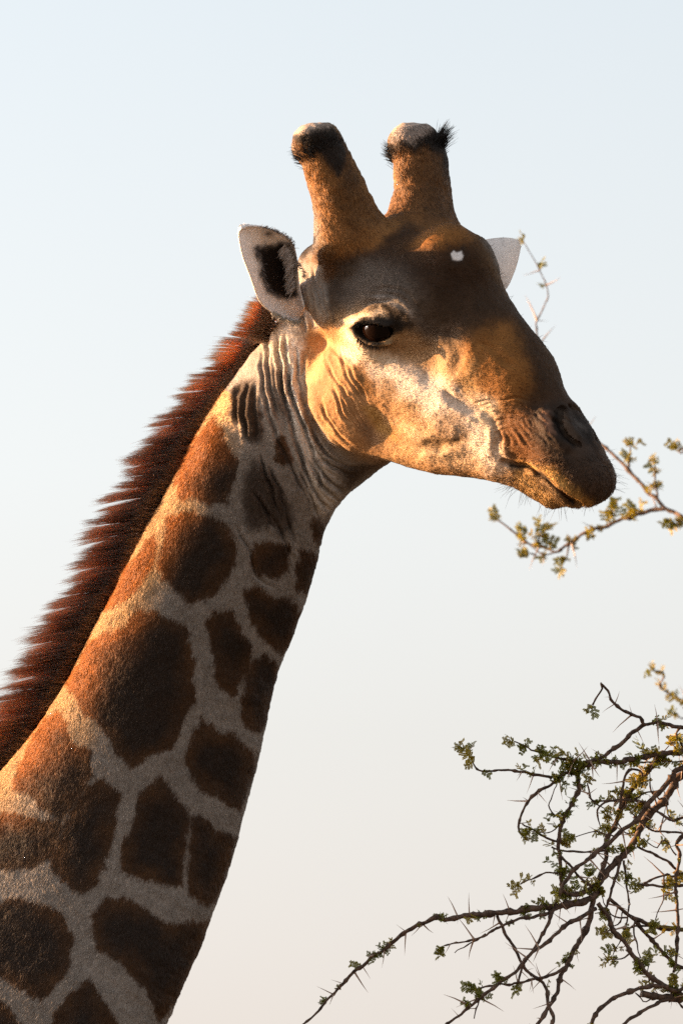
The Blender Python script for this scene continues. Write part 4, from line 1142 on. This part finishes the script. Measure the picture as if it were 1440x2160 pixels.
def thorn_mesh():
    V, F = [], []
    prof = [(0, .055), (.12, .034), (.6, .018), (1.0, .002)]
    for x, r in prof:
        for j in range(5): V.append((x, r * math.cos(j * 1.2566), r * math.sin(j * 1.2566) + .03 * math.sin(x * 3)))
    for i in range(3):
        for j in range(5): F.append([i * 5 + j, i * 5 + (j + 1) % 5, (i + 1) * 5 + (j + 1) % 5, (i + 1) * 5 + j])
    me = bpy.data.meshes.new('thorn'); me.from_pydata(V, [], F); me.materials.append(M_THORN)
    me.polygons.foreach_set('use_smooth', [True] * len(me.polygons)); return me
THORN = thorn_mesh()

class Tree:
    def __init__(self, label, base, zfun):
        self.root = bpy.data.objects.new('acacia_tree', None); COL.objects.link(self.root); self.root.location = base
        tag(self.root, label, 'tree', 'acacia thorn trees'); self.base = np.array(base); self.z = zfun; self.nth = self.nlf = 0; self.nodes = []; self.leafy = []
    def place(self, me, p, d, size, parent, roll=None):
        x = Vector(unit(dir_world(np.asarray(d)))); hlp = Vector((random.uniform(-1, 1), random.uniform(-1, -.2), random.uniform(-1, 1)))
        y = hlp.cross(x).normalized(); z = x.cross(y)
        o = bpy.data.objects.new(me.name.split('.')[0], me); COL.objects.link(o); o.parent = parent
        w = to_world(np.asarray(p)) - self.base
        o.matrix_local = Matrix.Translation(Vector(w)) @ Matrix((x, y, z)).transposed().to_4x4() @ Matrix.Diagonal((size, size, size, 1))
    def branch(self, pts, r0, r1, leaf=0.0, thorn=1.0, zoff=0.0, hub=None, step=6.5, leafr=(0.0, 1.0), zt=0.0, zs=0.0):
        pts = list(pts)
        if hub is not None:
            if pts[0][0] < pts[-1][0]: pts = pts[::-1]; r0, r1 = r0, r1
            e = pts[0]; pts = [hub, (hub[0] * .45 + e[0] * .55, hub[1] * .35 + e[1] * .65)] + pts
        L = sum(math.dist(a, b) for a, b in zip(pts[:-1], pts[1:])); n = max(5, int(L / step))
        c = catmull(pts, n); u = np.linspace(0, 1, n)
        wig = np.stack([vnoise(np.c_[c, np.full(n, zoff)], 17, 81), vnoise(np.c_[c, np.full(n, zoff)], 17, 82)], 1) * 2.4 + np.stack([vnoise(np.c_[c, np.full(n, zoff)], 8, 85), vnoise(np.c_[c, np.full(n, zoff)], 8, 86)], 1) * 0.9
        c = c + wig * np.clip(np.minimum(u, 1 - u) * 8, 0, 1)[:, None]
        P = np.array([pt(x, y, self.z(x, y) + zs + zoff * math.sin(math.pi * t) + zt * t) for (x, y), t in zip(c, u)])
        self.nodes.extend((x, y, zoff * math.sin(math.pi * t) + zt * t) for (x, y), t in zip(c[2:-2], u[2:-2]))
        sc = 1 - self.z(0, 0) / (DIST * 1000)
        rad = (r0 + (r1 - r0) * u) * (1 + .16 * vnoise(P, 22, 83) + .10 * vnoise(P, 8, 84)) * sc
        kn = (np.arange(n) % 6 == 0) | (rng.random(n) < .08); rad = rad * np.where(kn & (u > .05), rng.uniform(1.2, 1.6, n), 1.0)
        v, f = tube(P, rad)
        o = mesh_object('branch', to_world(v), f, M_BARK, self.root, self.base); o.location = (0, 0, 0)
        # thorns in pairs at the nodes, leaves in tufts
        vis = (c[:, 0] < 1475) & (c[:, 0] > -30) & (c[:, 1] < 2200)
        i = 3
        while i < n - 1:
            if vis[i] and random.random() < .62 * thorn and self.nth < 298:
                t = unit(P[min(i + 1, n - 1)] - P[i - 1]); a0 = random.uniform(0, 6.28); s = unit(np.cross(t, np.array([0, .1, 1.0]))); b = np.cross(t, s)
                for q in range(random.choice([1, 2, 2])):
                    a = a0 + q * random.uniform(1.6, 2.6); d = (s * math.cos(a) + b * .6 * math.sin(a)) + t * random.uniform(-.1, .6)
                    size = random.choice([12, 16, 22, 30, 38, 44, 52, 58]) * random.uniform(.85, 1.2) * sc
                    self.place(THORN, P[i], d, size / 1000, o); self.nth += 1
            if leafr[0] <= u[i] <= leafr[1] and random.random() < leaf ** 1.5 * 1.2: self.leafy.append(tuple(P[i]))
            if vis[i] and leafr[0] <= u[i] <= leafr[1] and random.random() < leaf and self.nlf < 298:
                t = unit(P[min(i + 1, n - 1)] - P[i - 1])
                for q in range(random.choice([1, 2, 3])):
                    d = unit(np.array([random.uniform(-1, .9), random.uniform(-.55, .9), random.uniform(-.6, .7)]) + t * .3)
                    self.place(random.choice(LEAVES), P[i] + d * rad[i] * .8, d, random.choice([14, 18, 22, 27, 32, 37]) * random.uniform(.85, 1.2) * sc / 1000, o); self.nlf += 1
            i += random.choice([3, 4, 5, 6])
        if True:   # a last leaf or bud at the tip
            if vis[-1] and leaf > 0 and self.nlf < 298:
                t = unit(P[-1] - P[-3])
                for q in range(3):
                    d = unit(t + np.array([random.uniform(-.8, .8), random.uniform(-.8, .8), random.uniform(-.5, .5)])); self.place(random.choice(LEAVES), P[-1], d, random.uniform(18, 34) * sc / 1000, o); self.nlf += 1
        return o
    def trunk(self, hubs, foot, r):
        """the stem and its main limbs, standing just outside the picture"""
        fork = np.array(foot, float) + np.array([0, 0, 1.7])
        pts = [np.array(foot, float) - [0, 0, .1], np.array(foot) + [.03, .02, .6], fork + [-.04, .03, -.4], fork + [0, 0, .35]]
        c = catmull(pts, 16); v, f = tube(c, np.linspace(r * 1.25, r * .7, 16) * (1 + .06 * np.sin(np.arange(16) * 2.3)), 12)
        o = mesh_object('trunk', v, f, M_BARK, self.root, self.base); o.location = (0, 0, 0)
        for h in hubs:
            w = to_world(pt(h[0], h[1], self.z(*h))); mid = (fork + w) / 2 + np.array([.12, .08, .1])
            c = catmull([fork, mid, w, w + (w - mid) * .04], 20); v, f = tube(c, np.linspace(r * .6, .013, 20) * (1 + .08 * np.sin(np.arange(20) * 1.9)), 9)
            o = mesh_object('limb', v, f, M_BARK, self.root, self.base); o.location = (0, 0, 0)

def z_near(x, y): return -170 + 70 * math.sin(x / 150 + .6) + 60 * math.cos(y / 190)
tree = Tree('nearer acacia, a sharp tangle of bare thorny branches reaching in at the lower right', (2.0, 12.2, 0), z_near)
HUB, HUB2 = (1780, 1500), (1800, 1900)
tree.trunk([HUB, HUB2], (2.0, 12.2, 0), .16)
B = tree.branch
B(Q5([(1440, 545), (1330, 560), (1200, 580), (1060, 605), (980, 605), (900, 620), (840, 660), (760, 680), (690, 740), (610, 780), (560, 840), (530, 900), (515, 960), (520, 1000), (535, 1015)]), 9.5, 2.2, .85, 1, 0, HUB, leafr=(.5, .82))
B(Q5([(1440, 410), (1360, 395), (1290, 385), (1220, 395), (1200, 355), (1140, 335), (1080, 300), (1040, 260), (1010, 205), (985, 170), (975, 165), (985, 190), (960, 230), (930, 285)]), 7.5, 1.8, .14, .9, 10, HUB, leafr=(.4, .72))
B(Q5([(1225, 393), (1150, 440), (1090, 500), (1020, 550), (960, 590), (880, 612)]), 4.6, 3.6, .25, .9)
B(Q5([(700, 700), (690, 690), (600, 680), (520, 665), (420, 650), (330, 660), (280, 650), (250, 600), (215, 540)]), 3.4, 1.3, .22, 1.1)
B(Q5([(870, 620), (850, 610), (760, 590), (700, 570), (620, 545), (540, 510), (490, 490)]), 3.2, 1.4, 1.0, .4, 8)
B(Q5([(1440, 640), (1380, 690), (1320, 760), (1250, 830), (1180, 930), (1100, 990), (1030, 1050), (960, 1110), (900, 1160), (830, 1210), (780, 1270), (750, 1340), (710, 1430), (680, 1520), (640, 1590), (590, 1680), (540, 1750), (510, 1850)]), 7.5, 2.6, .10, 1.2, 25, HUB)
B(Q5([(1440, 680), (1390, 740), (1330, 820), (1250, 900), (1200, 980), (1140, 1090), (1080, 1150), (1020, 1210), (970, 1290), (900, 1330), (840, 1350), (770, 1350)]), 11.5, 5, .16, 1.1, -20, HUB, leafr=(.6, 1))
B(Q5([(1340, 555), (1260, 630), (1190, 720), (1120, 810), (1080, 900), (1050, 980), (1010, 1040), (1010, 1130), (990, 1200), (960, 1270)]), 7.0, 4.5, .10, 1.0, -40)
B(Q5([(960, 1320), (940, 1360), (880, 1390), (800, 1405), (700, 1420), (620, 1430), (500, 1445), (400, 1450), (330, 1465), (200, 1475), (110, 1495)]) + Q7([(900, 285), (850, 310), (790, 330), (720, 370), (680, 400), (600, 460), (560, 500), (500, 530), (450, 580), (380, 625), (320, 690), (270, 750), (220, 800), (160, 870), (110, 920), (60, 960), (20, 990)]), 7.5, 2.0, .36, 1.0, 10, leafr=(0, .92))
B(Q5([(860, 1395), (760, 1405), (680, 1460), (600, 1475), (520, 1490), (440, 1520), (380, 1545), (300, 1590), (240, 1615), (160, 1625), (95, 1640)]), 4.2, 1.4, .10, 1.0, 15)
B(Q5([(330, 1572), (270, 1610), (210, 1650), (155, 1680)]), 1.8, .9, 0, .6)
B(Q5([(940, 1340), (930, 1400), (910, 1500), (880, 1580), (830, 1660), (790, 1740), (760, 1790), (740, 1850), (725, 1920), (660, 2020), (620, 2080), (590, 2120)]), 6.4, 3.4, .14, 1.0, -15)
B(Q5([(950, 1430), (860, 1480), (800, 1510), (730, 1570), (650, 1640), (590, 1680), (540, 1740), (480, 1800), (420, 1840), (340, 1900), (260, 1970), (190, 2030), (110, 2080), (60, 2120)]), 4.6, 2.6, .12, 1.0, 20)
B(Q5([(850, 640), (850, 690), (850, 760), (820, 830), (780, 900), (750, 990), (740, 1060), (745, 1130), (750, 1230), (760, 1310), (770, 1345)]), 4.6, 3.6, .55, .9, 12)
B(Q5([(775, 1765), (680, 1810), (580, 1830), (480, 1860), (400, 1860), (300, 1880), (280, 1883)]), 3.6, 1.6, .16, .9)
B(Q5([(395, 1460), (400, 1485), (440, 1570), (490, 1650), (530, 1730), (570, 1790), (650, 1850), (680, 1900), (680, 1960), (710, 2040), (700, 2080), (690, 2120)]), 3.2, 3.6, .04, 1.2, -10)
B(Q5([(960, 1400), (980, 1430), (1020, 1480), (1050, 1560), (1110, 1620), (1160, 1700), (1220, 1780), (1290, 1840), (1360, 1880), (1440, 1920), (1520, 1960)]), 5, 5, .22, 1.1, 10)
B(Q5([(1030, 1380), (1110, 1450), (1170, 1500), (1230, 1570), (1290, 1640), (1340, 1690), (1400, 1750), (1440, 1765), (1520, 1790)]), 4, 4, .10, 1.1, -20)
B(Q5([(1440, 1880), (1330, 1870), (1220, 1870), (1150, 1890), (1080, 1920), (1000, 1970), (950, 2020), (925, 2075)]), 5, 4, .03, .9, 20, HUB2)
B(Q5([(1440, 1925), (1340, 1930), (1260, 1920), (1205, 1910)]), 9, 7.5, 0, .8, 0, HUB2)
B(Q5([(1400, 1925), (1380, 1935), (1300, 1960), (1220, 2000), (1160, 2040), (1110, 2080), (1060, 2120)]), 4, 3.4, .03, .9, 10)
B(Q5([(1440, 1300), (1340, 1305), (1260, 1300), (1180, 1295)]), 4.6, 2.6, .05, 1.0, 0, HUB2)
B(Q5([(1440, 1225), (1350, 1240), (1280, 1260), (1220, 1290)]), 4, 2, .05, 1.0, 10, HUB)
B(Q5([(1440, 1020), (1420, 1120), (1405, 1220), (1390, 1310), (1400, 1400), (1410, 1500), (1405, 1600), (1400, 1720), (1385, 1790)]), 5, 3, .22, 1.0, 20, HUB)
B(Q5([(1440, 915), (1370, 930), (1300, 890), (1240, 860)]), 4.6, 2.6, .05, 1.5, 20, HUB)
B(Q5([(1240, 840), (1220, 830), (1150, 825), (1060, 822), (1000, 830), (930, 815), (910, 770), (900, 725)]), 3.2, 1.3, .12, 1.1)
B(Q5([(1085, 1170), (1080, 1190), (1060, 1260), (1030, 1350), (1010, 1420)]), 3.2, 2.4, .05, 1.0, 10)
B(Q5([(1105, 1160), (1115, 1260), (1130, 1360), (1130, 1470), (1110, 1550)]), 2.6, 1.6, .12, 1.0, 10)
B(Q5([(535, 955), (540, 960), (600, 990), (660, 1030), (720, 1055), (745, 1050)]), 1.8, 2.6, .05, .9)
B(Q5([(700, 1085), (740, 1100), (800, 1110), (880, 1115), (960, 1112), (1010, 1100)]), 2.0, 2.2, .25, .9)
B(Q5([(1150, 1480), (1250, 1520), (1330, 1540), (1440, 1550), (1540, 1570)]), 4.2, 5, .06, .9, -40)
B(Q5([(745, 1130), (800, 1180), (860, 1260), (930, 1310)]), 2.6, 3, .16, .9)
B(Q5([(1180, 1080), (1280, 1130), (1340, 1160), (1400, 1210)]), 2.6, 2.6, .06, .9)
B(Q5([(1160, 915), (1250, 985), (1360, 1000), (1440, 1005), (1520, 1010)]), 2.2, 2.6, .08, 1.4)
B(Q5([(1210, 690), (1200, 660), (1150, 645), (1120, 670), (1100, 720), (1095, 800), (1080, 870)]), 2.2, 3.4, .2, .7)
B(Q5([(305, 1875), (300, 1890), (290, 1960), (265, 2050)]), 1.8, 1.1, 0, .6)
B(Q5([(1430, 400), (1400, 440), (1415, 480), (1440, 520), (1500, 540)]), 2.2, 2.2, .8, .6)
B(Q5([(1440, 600), (1380, 610), (1330, 600), (1260, 605), (1200, 610)]), 2.4, 1.4, .5, 1.0, 0, HUB)
B(Q5([(1175, 1490), (1160, 1560), (1180, 1640), (1200, 1710)]), 2.2, 1.2, .08, 1.0)
B(Q5([(1400, 1130), (1330, 1050), (1290, 1090), (1240, 1060)]), 1.8, 1.2, .35, 1.0)
B(Q5([(1250, 1840), (1240, 1790), (1250, 1740)]), 1.6, .9, .2, .8)
B(Q5([(1360, 1890), (1420, 1960), (1440, 1985), (1500, 2020)]), 2.2, 2.2, .05, .8)

cand = [q for q in tree.nodes if 1170 < q[0] < 1440 and 1540 < q[1] < 2130]
for k in range(24):
    x0, y0, z0 = random.choice(cand); a = random.uniform(0, 6.28); l = random.uniform(35, 110); bnd = random.uniform(-.7, .7)
    B([(x0, y0), (x0 + l * .5 * math.cos(a), y0 + l * .5 * math.sin(a)), (x0 + l * math.cos(a + bnd), y0 + l * math.sin(a + bnd))], random.uniform(1.6, 2.6), 1.0, .25, 1.2, 0, zs=z0)
def fine_foliage(tr, n, lo, hi):
    V, F, k = [], [], 0
    cand = [q for q in tr.leafy if q[0] < 850]
    for _ in range(n):
        x, y, z = random.choice(cand); me = random.choice(LEAVES)
        v = np.array([tuple(q.co) for q in me.vertices]); f = np.array([tuple(p.vertices) for p in me.polygons])
        d = Vector((random.uniform(-1, .9), random.uniform(-.6, .9), random.uniform(-.6, .7))).normalized(); h = Vector((random.uniform(-1, 1), random.uniform(-1, 1), random.uniform(.2, 1)))
        b = h.cross(d).normalized(); c = d.cross(b); M = np.array([d, b, c])
        V.append(v @ M * random.uniform(lo, hi) + np.array([x + 0, y + 0, z])); F.append(f + k); k += len(v)
    o = mesh_object('leaves', to_world(np.vstack(V)), np.vstack(F), M_LEAF, tr.root, tr.base, sm=False); o.location = (0, 0, 0); o['kind'] = 'stuff'
fine_foliage(tree, 300, 12, 24)

def z_far(x, y): return -2300 + 160 * math.sin(x / 210) + 120 * math.cos(y / 260)
tree2 = Tree('farther acacia, slightly blurred leafy twigs below the muzzle and behind the far ear', (2.3, 14.6, 0), z_far)
HUB3 = (1850, 1330)
tree2.trunk([HUB3], (2.3, 14.6, 0), .15)
B = tree2.branch
B(Q6([(1440, 690), (1380, 660), (1300, 620), (1250, 560), (1200, 530), (1150, 460), (1060, 370), (1000, 300), (940, 250), (840, 150)]) + [(1215, 880), (1175, 800), (1145, 745), (1130, 690), (1150, 640), (1155, 612), (1135, 565), (1118, 535), (1106, 514)], 6.5, .7, .22, .5, 0, HUB3, leafr=(.72, 1))
B(Q6([(1320, 632), (1290, 635), (1200, 650), (1080, 690), (1000, 710), (930, 745), (820, 770), (760, 800), (690, 850), (620, 890), (560, 930), (480, 900), (400, 890), (330, 850), (260, 780), (160, 710)]), 4.6, 1.8, .75, .7, 0, leafr=(.1, 1))
B(Q6([(1262, 560), (1255, 470), (1248, 400), (1240, 330)]), 2.2, 1.3, .8, .6)
B(Q6([(1062, 365), (1068, 300), (1075, 240), (1075, 200)]), 2, 1.2, .95, .5)
B(Q6([(650, 885), (640, 930), (620, 980), (605, 1020)]), 2, 1.2, .3, .5)
B(Q6([(560, 930), (500, 950), (430, 960), (380, 940)]), 2, 1.2, .9, .3)
B(Q6([(420, 895), (440, 840), (455, 790)]), 1.8, 1.0, .9, .3)
B(Q6([(960, 740), (955, 690), (950, 640)]), 1.8, 1.0, .9, .3)
B(Q6([(1440, 690), (1425, 730), (1390, 745)]), 1.8, 1.0, .7, .6)
B(Q6([(1500, 160), (1450, 220), (1430, 250), (1400, 230)]), 2.4, 1.2, .9, .4)
B(Q5([(1600, 320), (1440, 265), (1360, 220), (1310, 180), (1330, 110), (1260, 90)]), 3, 1.4, .8, .3, -300)
B(Q5([(1440, 300), (1500, 320), (1430, 360), (1400, 330)]), 2, 1.2, .6, .3, -300)
fine_foliage(tree2, 80, 12, 22)
#%%PART5
